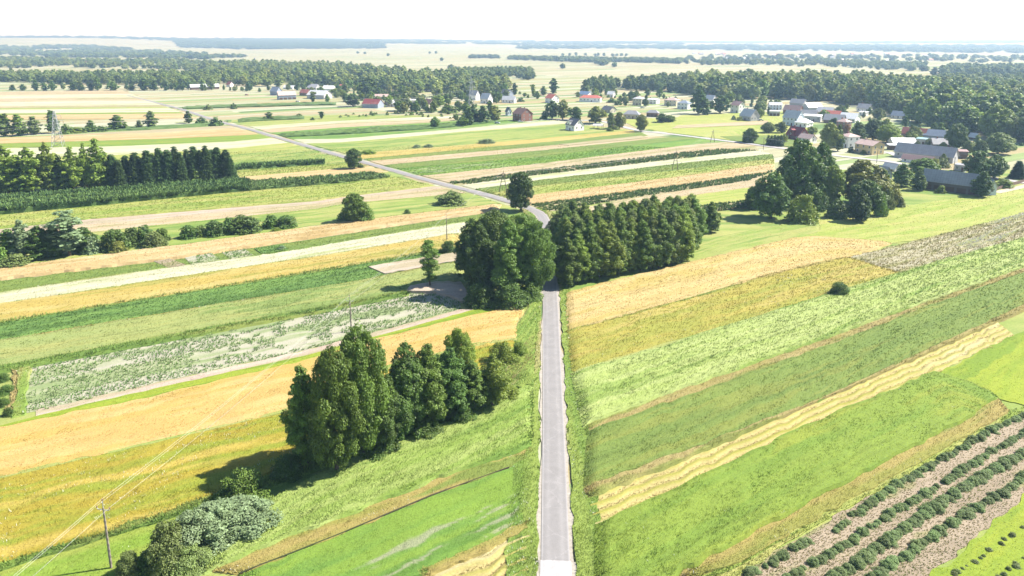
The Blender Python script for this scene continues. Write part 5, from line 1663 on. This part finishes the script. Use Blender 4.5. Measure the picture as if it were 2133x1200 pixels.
H_("white cube house right of the beige one", 1345, 1374, 217, 204, -22, .8, roof='hip', wall='white', rf='palegrey', storeys=2, wf=.75, nwin=3, gwin=2)
H_("house with a pinkish hip roof near the tall dark tree", 1383, 1416, 221, 203, -20, .8, roof='hip', wall='cream', rf='pink', storeys=2, wf=.7, nwin=3, gwin=2)
H_("pale house with a bluish grey roof left of the tall dark tree", 1410, 1440, 228, 209, -24, .8, roof='hip', wall='white', rf='bluegrey', wf=.7, storeys=2, nwin=3, gwin=2)
H_("white house with a light roof behind the tall dark tree pair", 1468, 1492, 217, 198, -30, .8, wall='white', rf='palegrey', wf=.55, nwin=2, gwin=2)
H_("blue grey barn with a dark roof behind the round tree", 1042, 1070, 201, 186, -48, .8, wall='bluegrey', rf='dark', wf=.5, detail=False, chim=0, cat='barn', name='barn')
H_("pale farmhouse with grey roof next to the round tree", 1000, 1027, 216, 194, -38, .8, wall='white', rf='palegrey', wf=.5, nwin=3, gwin=2)
H_("low white house with a grey roof right of the round tree", 1045, 1076, 215, 200, -20, .5, wall='white', rf='palegrey', wf=.5, nwin=4, gwin=1, chim=0)
H_("long flat brick building with a pinkish roof", 928, 980, 201, 187, -10, .35, roof='flat', wall='brick', rf='pink', nwin=7, chim=0, cat='building', name='brick_building')
H_("white house with a grey roof right of the long brick building", 976, 1000, 209, 188, -35, .8, wall='white', rf='grey', wf=.55, nwin=2, gwin=2)
# left village
H_("barn with a dark red roof and blue grey plank walls", 755, 800, 226, 206, -32, .65, wall='bluegrey', rf='maroon', wf=.5, detail=False, chim=0, cat='barn', name='barn')
H_("long white building with a pale pinkish roof", 771, 817, 208, 196, -10, .4, wall='white', rf='pink', wf=.6, nwin=6, chim=0, cat='building', name='long_building')
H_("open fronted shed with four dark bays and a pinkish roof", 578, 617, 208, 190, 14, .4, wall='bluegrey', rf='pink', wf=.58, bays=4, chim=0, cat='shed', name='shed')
H_("dark blue grey barn beside the open fronted shed", 563, 588, 199, 181, -46, .8, wall='bluegrey', rf='bluegrey', wf=.5, detail=False, chim=0, cat='barn', name='barn')
H_("brown barn with a red roof right of the open fronted shed", 624, 650, 200, 186, -42, .8, wall='brown', rf='redbrown', wf=.5, detail=False, chim=0, cat='barn', name='barn')
H_("pale barn with a light grey roof behind the pale trees", 640, 692, 207, 188, -36, .7, wall='grey', rf='palegrey', wf=.5, detail=False, chim=0, cat='barn', name='barn')
H_("beige gable house in the trees left of the leafy bushes", 876, 911, 227, 206, -50, .85, wall='cream', rf='brown', wf=.5, nwin=3, gwin=2)
H_("low building with a white roof left of the beige gable house", 852, 876, 217, 207, -15, .6, roof='flat', wall='white', rf='white', nwin=3, chim=0, cat='building', name='building')
H_("white roofed farm building right of the dark red barn", 804, 834, 223, 208, -20, .6, wall='white', rf='white', wf=.55, nwin=3, chim=0)
H_("grey roofed house in the left village, by the pale barn", 640, 668, 188, 175, -34, .8, wall='grey', rf='grey', wf=.45, nwin=3, gwin=2)
H_("white roofed house in the left village, right of the grey roof", 672, 700, 191, 178, -30, .6, wall='white', rf='white', wf=.5, nwin=3, chim=0)
H_("house with a small red roof in the left village", 702, 726, 185, 176, -25, .7, wall='white', rf='red', wf=.55, nwin=2)
H_("pale roofed house at the left end of the left village", 590, 617, 186, 178, -28, .7, wall='white', rf='palegrey', wf=.5, nwin=3)
H_("white flat roofed shed beyond the loose tree row", 238, 268, 174, 168, -6, .35, roof='flat', wall='white', rf='white', nwin=4, chim=0, door=False, cat='shed', name='shed')
H_("brown gable house beyond the loose tree row", 303, 325, 173, 160, -48, .9, wall='brown', rf='brown', wf=.5, nwin=2, gwin=2)
H_("long dark barn with a pale grey roof by the big linden", 398, 455, 187, 175, 6, .3, wall='brown', rf='palegrey', wf=.52, detail=False, chim=0, cat='barn', name='barn')
H_("tiny white gable house with a red roof right of the big linden", 472, 487, 181, 170, -50, .9, wall='white', rf='redbrown', wf=.5, nwin=2, gwin=1)
# right village
H_("white two storey house with a brownish roof, left in the right village", 1521, 1551, 236, 211, -42, .85, wall='white', rf='mauve', storeys=2, wf=.7, nwin=2, gwin=2)
H_("grey gable house with a brown porch and pale roof", 1540, 1581, 253, 227, -46, .75, wall='grey', rf='palegrey', wf=.45, nwin=3, gwin=3)
H_("pale blue house with a grey roof above the garages", 1600, 1628, 229, 213, 12, .6, wall='paleblue', rf='palegrey', storeys=2, wf=.68, nwin=4, gwin=2, chim=0)
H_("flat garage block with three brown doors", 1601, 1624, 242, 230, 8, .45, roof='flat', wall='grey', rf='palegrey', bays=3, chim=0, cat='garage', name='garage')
H_("barn with brown walls and a wide mauve roof", 1631, 1672, 239, 219, -24, .6, wall='brown', rf='mauve', wf=.48, detail=False, chim=0, cat='barn', name='barn')
H_("grey roofed barn at the wood edge", 1645, 1680, 221, 206, -26, .6, wall='grey', rf='grey', wf=.42, detail=False, chim=0, cat='barn', name='barn')
H_("grey walled barn with a white sheet roof", 1670, 1712, 230, 214, 38, .7, wall='grey', rf='white', wf=.42, detail=False, chim=0, cat='barn', name='barn')
H_("pale green white house with a steep pale roof in the right village", 1630, 1673, 263, 230, -32, .75, wall='paleblue', rf='palegrey', storeys=2, wf=.55, nwin=4, gwin=2, chim=2)
H_("house with a bright white pyramid roof", 1655, 1692, 266, 246, -30, .9, roof='hip', wall='white', rf='white', wf=.52, nwin=3, gwin=2, chim=0)
H_("low shed with a flat white roof right of the pyramid roof", 1672, 1711, 254, 239, -10, .6, roof='flat', wall='grey', rf='white', chim=0, nwin=4, cat='shed', name='shed')
H_("long outbuilding with a grey roof behind the white flat shed", 1668, 1702, 243, 229, -10, .5, wall='beige', rf='grey', wf=.45, nwin=4, chim=0, cat='outbuilding', name='outbuilding')
H_("outbuilding with a wide pale grey roof among the farm roofs", 1700, 1738, 240, 223, -20, .7, wall='beige', rf='palegrey', wf=.42, detail=False, chim=0, cat='outbuilding', name='outbuilding')
H_("barn with a light red roof in the middle of the right village", 1708, 1753, 248, 230, -18, .7, wall='brown', rf='red', wf=.4, detail=False, chim=0, cat='barn', name='barn')
H_("grey beige barn roof in front of the light red one", 1716, 1760, 258, 238, -14, .6, wall='brown', rf='grey', wf=.42, detail=False, chim=0, cat='barn', name='barn')
H_("wide hall with a shining white roof", 1748, 1790, 256, 235, -22, .8, wall='white', rf='white', wf=.45, nwin=4, chim=0, cat='hall', name='hall')
H_("red brick house with a pink hip roof by the reddish tree", 1742, 1772, 270, 247, -30, .9, roof='hip', wall='brick', rf='pink', storeys=2, wf=.72, nwin=2, gwin=2)
H_("house with a maroon roof and dark lower walls by the thujas", 1637, 1682, 293, 264, -42, .8, wall='maroon', rf='maroon', wf=.42, nwin=3, gwin=2, dormer=True)
H_("white annex with a pinkish roof leaning on the maroon house", 1662, 1700, 298, 279, -40, .7, wall='white', rf='pink', wf=.55, nwin=3, gwin=1, chim=0)
H_("white two storey cube house with a pale pink hip roof", 1747, 1788, 309, 277, -52, .95, roof='hip', wall='white', rf='pink', storeys=2, wf=.8, nwin=2, gwin=2)
H_("yellow two storey house with a pale pink roof and balcony", 1781, 1838, 323, 292, -40, .8, wall='yellow', rf='pink', storeys=2, wf=.72, nwin=3, gwin=2)
H_("house with a grey roof at the wood edge above the white hall", 1785, 1816, 234, 216, -25, .8, wall='white', rf='grey', wf=.5, nwin=3, gwin=1)
H_("low white house behind the dark tree above the white hall", 1789, 1808, 242, 232, -25, .8, roof='flat', wall='white', rf='white', chim=0, nwin=2)
H_("farmhouse with a gleaming white roof", 1851, 1905, 307, 287, 24, .6, wall='cream', rf='white', wf=.5, nwin=4, gwin=2, chim=0)
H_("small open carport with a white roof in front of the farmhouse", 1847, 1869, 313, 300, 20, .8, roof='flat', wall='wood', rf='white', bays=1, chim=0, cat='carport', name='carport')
H_("long grey barn with roof windows", 1868, 1985, 337, 302, -18, .28, wall='grey', rf='grey', wf=.46, nwin=7, gwin=0, chim=0, door=True, cat='barn', name='barn')
H_("small white gabled annex in front of the long grey barn", 1880, 1942, 342, 323, -20, .35, wall='white', rf='mauve', wf=.5, nwin=4, gwin=0, chim=0, cat='outbuilding', name='outbuilding')
H_("barn half with a red brown roof behind the farmyard", 1879, 1930, 287, 266, -16, .55, wall='brown', rf='redbrown', wf=.42, detail=False, chim=0, cat='barn', name='barn')
H_("barn half with a blue grey roof right of the red brown one", 1922, 1976, 291, 270, -16, .55, wall='bluegrey', rf='bluegrey', wf=.42, detail=False, chim=0, cat='barn', name='barn')
H_("turquoise roofed hut in the farmyard", 1908, 1931, 303, 287, -20, .7, roof='flat', wall='grey', rf='turq', chim=0, nwin=2, cat='hut', name='hut')
H_("old house with a grey brown roof under the tall dark tree", 1937, 1986, 309, 288, 20, .6, wall='brown', rf='grey', wf=.45, nwin=3, gwin=1)
H_("long house with a grey blue roof at the wood's edge", 1857, 1902, 249, 232, -22, .5, wall='white', rf='bluegrey', wf=.45, nwin=4, gwin=1, chim=0)
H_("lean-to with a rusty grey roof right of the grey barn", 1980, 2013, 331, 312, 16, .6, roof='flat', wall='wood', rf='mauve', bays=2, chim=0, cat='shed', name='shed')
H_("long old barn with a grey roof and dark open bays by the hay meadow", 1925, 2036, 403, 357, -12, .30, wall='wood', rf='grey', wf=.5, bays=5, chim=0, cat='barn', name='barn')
H_("pale blue gabled end building right of the long old barn", 2044, 2073, 408, 373, -55, .9, wall='paleblue', rf='palegrey', wf=.6, nwin=2, gwin=1, chim=0, cat='outbuilding', name='outbuilding')
H_("blue grey gabled shed behind the meadow clump, front of two", 1820, 1856, 378, 346, -48, .9, wall='bluegrey', rf='grey', wf=.5, nwin=2, gwin=1, chim=0, cat='shed', name='shed')
H_("grey roofed shed behind the blue grey one", 1838, 1872, 358, 340, -30, .7, wall='grey', rf='palegrey', wf=.45, nwin=2, gwin=1, chim=0, cat='shed', name='shed')
H_("small grey shed left of the big linden by the field road", 1988, 2014, 358, 341, -20, .7, roof='flat', wall='grey', rf='grey', chim=0, nwin=2, cat='shed', name='shed')
H_("wooden hut at the wood edge right of the tall dark tree", 2018, 2038, 292, 277, -35, .8, wall='wood', rf='palegrey', wf=.5, nwin=1, gwin=0, chim=0, cat='hut', name='hut')
# say of each garden tree which house it stands next to
CW = {'d': 'dark green', 'm': 'green', 'l': 'light green', 'y': 'yellow green', 'b': 'grey green', 'k': 'dark green'}
for x, y, hh, cc_, ob in GARD:
    lb, hx, hy = min(HLIST, key=lambda q: (q[1] - x) ** 2 + (q[2] - y) ** 2)
    short = lb
    for cut in (',', ' behind ', ' beside ', ' by ', ' left of ', ' right of ', ' among ', ' in the ', ' at the ', ' above ', ' near ', ' beyond ', ' leaning ', ' next to ', ' half hidden', ' under '):
        short = short.split(cut)[0]
    short = ' '.join(short.split()[:9])
    ux, uy = x / y * hy, y
    rel = ('right of' if ux > hx else 'left of') if abs(ux - hx) > .8 * abs(y - hy) else ('behind' if y > hy else 'in front of')
    ob['label'] = ' '.join((('tall ' if hh > 8.5 else 'small ' if hh < 5 else '') + CW[cc_] + (' bush' if hh < 5 else ' tree') + ' ' + rel + ' the ' + short).split()[:16])
    ob['group'] = 'garden greenery beside the ' + short
    ob['category'] = 'bush' if hh < 5 else 'tree'
# open field shelter on posts beside the white house
X, Y, t = G(1246, 268)
e = tag(put("shelter", None, None, (X, Y, 0), R(-20)), "open shelter with a grey roof on posts right of the white house", "shelter")
put("roof", MB().slab([(-3.6, -2.6, 2.6), (3.6, -2.6, 2.6), (3.6, 0, 3.5), (-3.6, 0, 3.5)], .14).slab([(-3.6, 0, 3.5), (3.6, 0, 3.5), (3.6, 2.6, 2.6), (-3.6, 2.6, 2.6)], .14).mesh("roof", RM['palegrey']), e)
PST = MB().box(-.1, .1, -.1, .1, -.2, 2.6).mesh("post", WM['wood'])
for x in (-3.2, 0, 3.2):
    for y in (-2.2, 2.2):
        put("post", PST, e, (x, y, 0))
# balcony of the yellow house and awning
# far hamlets: small houses with roofs among the distant trees
far_mesh = {}
def far_house(u, v, wpx, hpx, rf, wall, label, group):
    X, Y, t = G(u, v)
    z = float(hill(X, Y))
    Wm, Hm = wpx / FOC * t, hpx / FOC * t
    key = (rf, wall)
    if key not in far_mesh:
        a = MB().box(-.5, .5, -.32, .32, -.1, .55).mesh("wall", WM[wall])
        m = MB()
        m.slab([(-.54, -.38, .5), (.54, -.38, .5), (.54, 0, 1.0), (-.54, 0, 1.0)], .06)
        m.slab([(-.54, 0, 1.0), (.54, 0, 1.0), (.54, .38, .5), (-.54, .38, .5)], .06)
        far_mesh[key] = (a, m.mesh("roof", RM[rf]))
    e = put("far_house", None, None, (X, Y, z), R(-20 + 40 * random.random()), (Wm, Wm, Hm))
    tag(e, label, "house", group)
    put("wall", far_mesh[key][0], e)
    put("roof", far_mesh[key][1], e)
for u, v, wd, h, rf, wl in [(138, 133, 16, 5, 'palegrey', 'bluegrey'), (150, 132, 10, 5, 'white', 'white'), (185, 133, 12, 5, 'brown', 'white'), (202, 134, 11, 5, 'mauve', 'brown'), (217, 136, 16, 4, 'white', 'white'),
                            (232, 132, 10, 4, 'pink', 'white'), (250, 134, 12, 4, 'grey', 'white'), (268, 133, 12, 5, 'brown', 'cream'), (283, 133, 10, 5, 'white', 'white'), (314, 139, 28, 6, 'white', 'white'),
                            (108, 133, 12, 4, 'palegrey', 'white'), (420, 140, 14, 5, 'white', 'white'), (460, 142, 14, 5, 'pink', 'cream'), (490, 141, 12, 5, 'mauve', 'white')]:
    far_house(u, v, wd, h, rf, wl, "pale far house in the hamlet before the left hills", "far houses of the left hamlet")
for i in range(46):
    u = 1430 + 520 * random.random()
    v = 113 + 14 * random.random() ** 1.5 + (u - 1430) * .004
    far_house(u, v, 5 + 5 * random.random(), 3 + 1.6 * random.random(), ['white', 'white', 'pink', 'palegrey', 'grey', 'red'][i % 6], 'white', "pale far house scattered over the distant plain at the right", "far houses on the right plain")
X, Y, t = G(1585, 112)
# church tower far left
X, Y, t = G(532, 138)
e = tag(put("church_tower", None, None, (X, Y, 0)), "small pale church tower with a spire above the left woods", "church tower")
hT = height_at(Y, 119)
put("wall", MB().box(-2.4, 2.4, -2.4, 2.4, 0, hT * .72).mesh("wall", WM['white']), e)
sp = MB()
for q in ([(-2.7, -2.7), (2.7, -2.7)], [(2.7, -2.7), (2.7, 2.7)], [(2.7, 2.7), (-2.7, 2.7)], [(-2.7, 2.7), (-2.7, -2.7)]):
    sp.poly([(*q[0], hT * .72), (*q[1], hT * .72), (0, 0, hT)])
put("spire", sp.mesh("spire", RM['grey']), e)

# ------------------------------------------------------------------ board fence by the field track
A, Bp = G2(2074, 397), G2(2133, 380)
Bp = Bp + (Bp - A) * .6
d = Bp - A
Lf = float(np.linalg.norm(d))
e = tag(put("board_fence", None, None, (A[0], A[1], 0), math.atan2(d[1], d[0])), "brown board fence along the field track at the right edge", "fence")
BOARD = MB().box(-.6, .6, -.02, .02, .12, 1.45).mesh("panel", WM['brown'])
POST = MB().box(-.06, .06, -.06, .06, -.2, 1.6).mesh("post", WM['wood'])
k = 0.0
while k < Lf:
    put("post", POST, e, (k, 0, 0))
    put("panel", BOARD, e, (k + .66, 0, 0))
    k += 1.32

# ------------------------------------------------------------------ cars
def car(u, v, rz, c, label, name="parked_car"):
    X, Y, t = G(u, v)
    m = plain("car_paint", c, .3, .05, spec=.5)
    e = tag(put(name, None, None, (X, Y, .2), R(rz)), label, "car")
    bd = MB()
    prof = [(-2.1, .35), (-2.1, .8), (-1.9, .92), (-1.2, .95), (.9, .95), (1.9, .82), (2.1, .62), (2.1, .35)]
    n = len(prof)
    for y in (-.86, .86):
        bd.poly([(x, y, z) for x, z in (prof if y > 0 else prof[::-1])])
    for i in range(n):
        (x0, z0_), (x1, z1) = prof[i], prof[(i + 1) % n]
        bd.poly([(x0, -.86, z0_), (x0, .86, z0_), (x1, .86, z1), (x1, -.86, z1)])
    put("body", bd.mesh("body", m), e)
    cb = MB()
    b0, b1 = [(-1.7, .95), (.95, .95)], [(-1.3, 1.42), (.3, 1.42)]
    lo = [(-1.75, -.8, .95), (.95, -.8, .95), (.95, .8, .95), (-1.75, .8, .95)]
    hi = [(-1.3, -.66, 1.40), (.25, -.66, 1.40), (.25, .66, 1.40), (-1.3, .66, 1.40)]
    for i in range(4):
        j = (i + 1) % 4
        cb.poly([lo[i], lo[j], hi[j], hi[i]])
    put("window", cb.mesh("window", GLASS), e)
    put("roof", MB().box(-1.34, .29, -.69, .69, 1.40, 1.47).mesh("roof", m), e)
    wm = MB().tube([(0, -.1, 0), (0, .1, 0)], [.32, .32], 12).mesh("wheel", plain("tyre", (.02, .02, .02), .8))
    for x in (-1.3, 1.3):
        for y in (-.82, .82):
            put("wheel", wm, e, (x, y, .32))
car(1585, 252, -8, (.6, .6, .62), "silver car parked right of the grey gable house")
car(1868, 315, 50, (.5, .53, .56), "pale car in the yard of the white roofed farmhouse")
car(1084, 255, 10, (.68, .68, .68), "white car in front of the red brick house")
car(1036, 258, -15, (.45, .50, .56), "pale blue grey car under the weeping willow")
car(1338, 226, 0, (.6, .6, .6), "silver car below the beige cube house")
car(620, 213, -6, (.62, .62, .64), "white car in the stubble in front of the open fronted shed")
car(514, 199, -4, (.35, .04, .04), "red car beside the dark tree at the left village edge")
car(1165, 252, 0, (.55, .55, .55), "grey car on the lane by the dark pair of trees")

# ------------------------------------------------------------------ poles, wires, pylons, turbines
WIRE = plain("wire_metal", (.45, .44, .42), .5, .05)
STEEL = plain("galvanised_steel", (.34, .36, .37), .5, .15, metal=.3)
PORC = plain("porcelain", (.22, .12, .08), .3, .05)
POLEM = plain("pole_concrete", (.24, .205, .175), .85, .3, 2.5)
PWOOD = plain("pole_wood", (.16, .125, .10), .9, .3, 3)
heads = []

def line_pole(u, vb, vt, label, heading, wood=False):
    X, Y, t = G(u, vb)
    Ht = height_at(Y, vt)
    e = tag(put("utility_pole", None, None, (X, Y, 0), heading), label, "utility pole", "poles of the thin power line")
    Hc = Ht - 1.15
    sh = MB()
    n = 9
    sh.tube([(0, 0, -.4), (0, 0, Hc + .1)], [.15, .09], 8)
    for i in range(n):                     # recesses of the concrete pole show as short bands
        z = .8 + i * (Hc - 1.2) / n
        sh.box(-.17 + i * .006, .17 - i * .006, -.05, .05, z, z + .35)
    put("pole", sh.mesh("pole", PWOOD if wood else POLEM), e)
    put("top_rod", MB().tube([(0, 0, Hc + .05), (0, 0, Ht - .12)], [.05, .04], 6).mesh("top_rod", STEEL), e)
    put("crossarm", MB().tube([(-.85, 0, Hc - .05), (-.7, 0, Hc - .18), (.7, 0, Hc - .18), (.85, 0, Hc - .05)], [.05] * 4, 6).mesh("crossarm", STEEL), e)
    ins = MB().tube([(0, 0, 0), (0, 0, .1), (0, 0, .16), (0, 0, .24)], [.05, .085, .085, .04], 8).mesh("insulator", PORC)
    P = [(-.85, 0, Hc), (0, 0, Ht - .12), (.85, 0, Hc)]
    for p in P:
        put("insulator", ins, e, p)
    c, s = math.cos(heading), math.sin(heading)
    heads.append([np.array((X + c * p[0], Y + s * p[0], p[2] + .22)) for p in P])

p1, p2, p3, p4 = G2(232, 1185), G2(732, 690), G2(931, 503), G2(1048, 402)
hd = lambda a, b: math.atan2(b[1] - a[1], b[0] - a[0]) - math.pi / 2
line_pole(232, 1185, 1041, "concrete power pole with a crossarm at the lower left, beside the willows", hd(p1, p2))
line_pole(732, 692, 615, "thin power pole rising behind the tallest copse tree", hd(p1, p3))
line_pole(931, 503, 447, "thin power pole above the dark ball bush", hd(p2, p4))

def a_pole(u, vb, vt, label, rz=.3):
    X, Y, t = G(u, vb)
    Ht = height_at(Y, vt)
    e = tag(put("double_pole", None, None, (X, Y, 0), rz), label, "utility pole", "poles of the thin power line")
    put("leg", MB().tube([(-1.7, 0, -.3), (-.12, 0, Ht - 1)], [.17, .11], 7).mesh("leg", PWOOD), e)
    put("leg", MB().tube([(1.7, 0, -.3), (.12, 0, Ht - .2)], [.17, .11], 7).mesh("leg", PWOOD), e)
    put("brace", MB().tube([(-.85, 0, Ht * .5), (.88, 0, Ht * .5)], [.08, .08], 6).mesh("brace", PWOOD), e)
    put("crossarm", MB().box(-.95, .95, .1, .2, Ht - 1.3, Ht - 1.15).mesh("crossarm", STEEL), e)
    ins = MB().tube([(0, 0, 0), (0, 0, .1), (0, 0, .2)], [.05, .08, .04], 7).mesh("insulator", PORC)
    P = [(-.85, .15, Ht - 1.15), (.1, 0, Ht - .2), (.85, .15, Ht - 1.15)]
    for p in P:
        put("insulator", ins, e, p)
    c, s = math.cos(rz), math.sin(rz)
    return [np.array((X + c * p[0] - s * p[1], Y + s * p[0] + c * p[1], p[2] + .2)) for p in P]
heads.append(a_pole(1048, 402, 355, "splayed wooden double pole where the line meets the far road", -.1))
branch = [heads[-1], a_pole(1406, 356, 313, "splayed wooden double pole alone in the grey green strip", .3),
          a_pole(1484, 297, 270, "splayed wooden double pole standing by the village road", .4)]
def post_pole(u, vb, vt, label):
    X, Y, t = G(u, vb)
    Ht = height_at(Y, vt)
    e = tag(put("utility_pole", None, None, (X, Y, 0), .4), label, "utility pole", "poles along the village road")
    put("pole", MB().tube([(0, 0, -.3), (0, 0, Ht)], [.16, .11], 7).mesh("pole", PWOOD), e)
    put("crossarm", MB().box(-.7, .7, -.05, .05, Ht - .7, Ht - .58).mesh("crossarm", STEEL), e)
    return [np.array((X + k, Y, Ht - .55)) for k in (-.6, 0, .6)]
v1 = post_pole(1590, 312, 286, "dark pole beside the village road, left of the thujas")
v2 = post_pole(1826, 339, 310, "dark pole at the village road in front of the yellow house")
v3 = post_pole(1986, 358, 327, "dark pole beside the small grey shed")
v4 = post_pole(1171, 251, 230, "grey pole on the lane by the dark pair of trees")

def wire(A_, B_, sag, name, label, rad=.022, group=None):
    pts = []
    n = 24
    for i in range(n + 1):
        q = i / n
        p = A_ * (1 - q) + B_ * q
        pts.append((p[0], p[1], p[2] - sag * 4 * q * (1 - q)))
    return pts
def power_line(hs, sag, label, rad=.013, group=None):
    for j, nm in enumerate(("left", "top", "right")):
        pts = []
        for a, b in zip(hs[:-1], hs[1:]):
            s = wire(a[j], b[j], sag * np.linalg.norm(a[j] - b[j]) / 60, "", "")
            pts += s if not pts else s[1:]
        o = put("power_line", MB().tube(pts, [rad] * len(pts), 4).mesh("power_line", WIRE))
        tag(o, label % nm, "power line", group)
h0 = [2 * a - b + np.array((0, 0, 0)) for a, b in zip(heads[0], heads[1])]
h0 = [a + (b - a) * .55 for a, b in zip(heads[0], h0)]
power_line([h0] + heads, .7, "thin %s wire of the line crossing the golden field", group="wires of the thin power line")
power_line(branch, .8, "thin %s wire from the road bend to the village road", .014, "wires to the village")
power_line([branch[-1], v1, v2, v3], .8, "thin %s wire along the village road", .018, "wires along the village road")

def pylon(u, vb, vt, label):
    X, Y, t = G(u, vb)
    Ht = height_at(Y, vt)
    e = tag(put("lattice_pylon", None, None, (X, Y, 0), .25), label, "pylon", "lattice pylons")
    m = MB()
    def wdt(z):
        return 2.6 * (1 - z / Ht) ** 1.0 + .35
    lv = [Ht * (1 - (1 - i / 9) ** 1.25) for i in range(10)]
    lv[-1] = Ht
    cor = [(-1, -1), (1, -1), (1, 1), (-1, 1)]
    for i in range(9):
        a, b = lv[i], lv[i + 1]
        wa, wb = wdt(a), wdt(b)
        for j in range(4):
            c0, c1 = cor[j], cor[(j + 1) % 4]
            m.tube([(c0[0] * wa, c0[1] * wa, a), (c0[0] * wb, c0[1] * wb, b)], [.11, .10], 4)
            m.tube([(c0[0] * wa, c0[1] * wa, a), (c1[0] * wb, c1[1] * wb, b)], [.065, .065], 4)
            m.tube([(c1[0] * wa, c1[1] * wa, a), (c0[0] * wb, c0[1] * wb, b)], [.065, .065], 4)
            m.tube([(c0[0] * wb, c0[1] * wb, b), (c1[0] * wb, c1[1] * wb, b)], [.065, .065], 4)
    put("lattice", m.mesh("lattice", STEEL), e)
    out = []
    c, s = math.cos(.25), math.sin(.25)
    for z, ln in ((Ht * .70, 4.2), (Ht * .84, 3.4)):
        for sx in (-1, 1):
            q = MB()
            q.tube([(sx * .4, -.4, z), (sx * ln, 0, z + .5)], [.09, .07], 4)
            q.tube([(sx * .4, .4, z), (sx * ln, 0, z + .5)], [.09, .07], 4)
            q.tube([(sx * .3, 0, z + 1.6), (sx * ln, 0, z + .5)], [.09, .07], 4)
            put("crossarm", q.mesh("crossarm", STEEL), e)
            put("insulator", MB().tube([(sx * ln, 0, z - .9), (sx * ln, 0, z + .5)], [.12, .12], 6).mesh("insulator", PORC), e)
            out.append(np.array((X + c * sx * ln, Y + s * sx * ln, z - .9)))
    return [out[0], out[2], out[1]]
q1 = pylon(122, 306, 231, "tall lattice pylon behind the birches at the left")
q2 = pylon(982, 236, 160, "lattice pylon among the trees of the middle village")
q0 = [a + (a - b) * .6 for a, b in zip(q1, q2)]
power_line([q0, q1, q2], 1.1, "high voltage %s wire between the two lattice pylons", .03, "high voltage wires")

TURB = plain("turbine_white", (.75, .76, .78), .4, .03)
def turbine(u, vt, dist, label, a0):
    X = (u - 1066.5) / FOC * dist
    Y = dist
    z0_ = float(hill(X, Y))
    top = EYE + (HOR - vt) / FOC * dist * 1.03
    e = tag(put("wind_turbine", None, None, (X, Y, z0_), .3), label, "wind turbine", "wind turbines on the horizon")
    h = top - z0_
    put("tower", MB().tube([(0, 0, -2), (0, 0, h)], [2.6, 1.4], 10).mesh("tower", TURB), e)
    put("nacelle", MB().box(-1.8, 1.8, -3, 6, h - 1.5, h + 2.5).mesh("nacelle", TURB), e)
    hb = put("hub", MB().tube([(0, -5.5, h + .5), (0, -3.05, h + .5)], [.6, 1.6], 10).mesh("hub", TURB), e)
    for k in range(3):
        an = a0 + k * 2.094
        dx, dz = math.sin(an), math.cos(an)
        b = MB()
        b.tube([(dx * 1.2, -4.2, h + .5 + dz * 1.2), (dx * 12, -4.2, h + .5 + dz * 12), (dx * 42, -4.2, h + .5 + dz * 42)], [1.0, 1.5, .25], 5)
        put("blade", b.mesh("blade", TURB), e)
for u, vt, dd, lb, a0 in [(1541, 69, 8200, "leftmost faint wind turbine on the horizon", .3), (1714, 68, 8600, "wind turbine just left of the tall one on the horizon", .9), (1735, 58, 6600, "tallest wind turbine on the horizon, above the right village", .1),
                          (1891, 60, 6800, "left one of a close pair of wind turbines", .5), (1897, 66, 7600, "right one of a close pair of wind turbines", 1.4), (1936, 72, 8800, "faint wind turbine right of the close pair", .2),
                          (1987, 66, 7900, "wind turbine between the faint one and the right edge", 1.0), (2101, 70, 8400, "rightmost faint wind turbine on the horizon", .7)]:
    turbine(u, vt, dd, lb, a0)
# ------------------------------------------------------------------ haze
hz = MB().box(-15300, 15300, -420, 13700, -6.0, 240.0)
hm = bpy.data.materials.new("haze")
hm.use_nodes = True
ht = hm.node_tree
ht.nodes.remove(ht.nodes["Principled BSDF"])
pv = ht.nodes.new("ShaderNodeVolumePrincipled")
pv.inputs['Color'].default_value = (0.48, 0.72, 1.0, 1)
pv.inputs['Density'].default_value = 0.00019
pv.inputs['Absorption Color'].default_value = (1, 1, 1, 1)
pv.inputs['Anisotropy'].default_value = 0.2
ht.links.new(pv.outputs[0], ht.nodes["Material Output"].inputs['Volume'])
haze = put("haze", hz.mesh("haze", hm))
haze['kind'] = 'stuff'
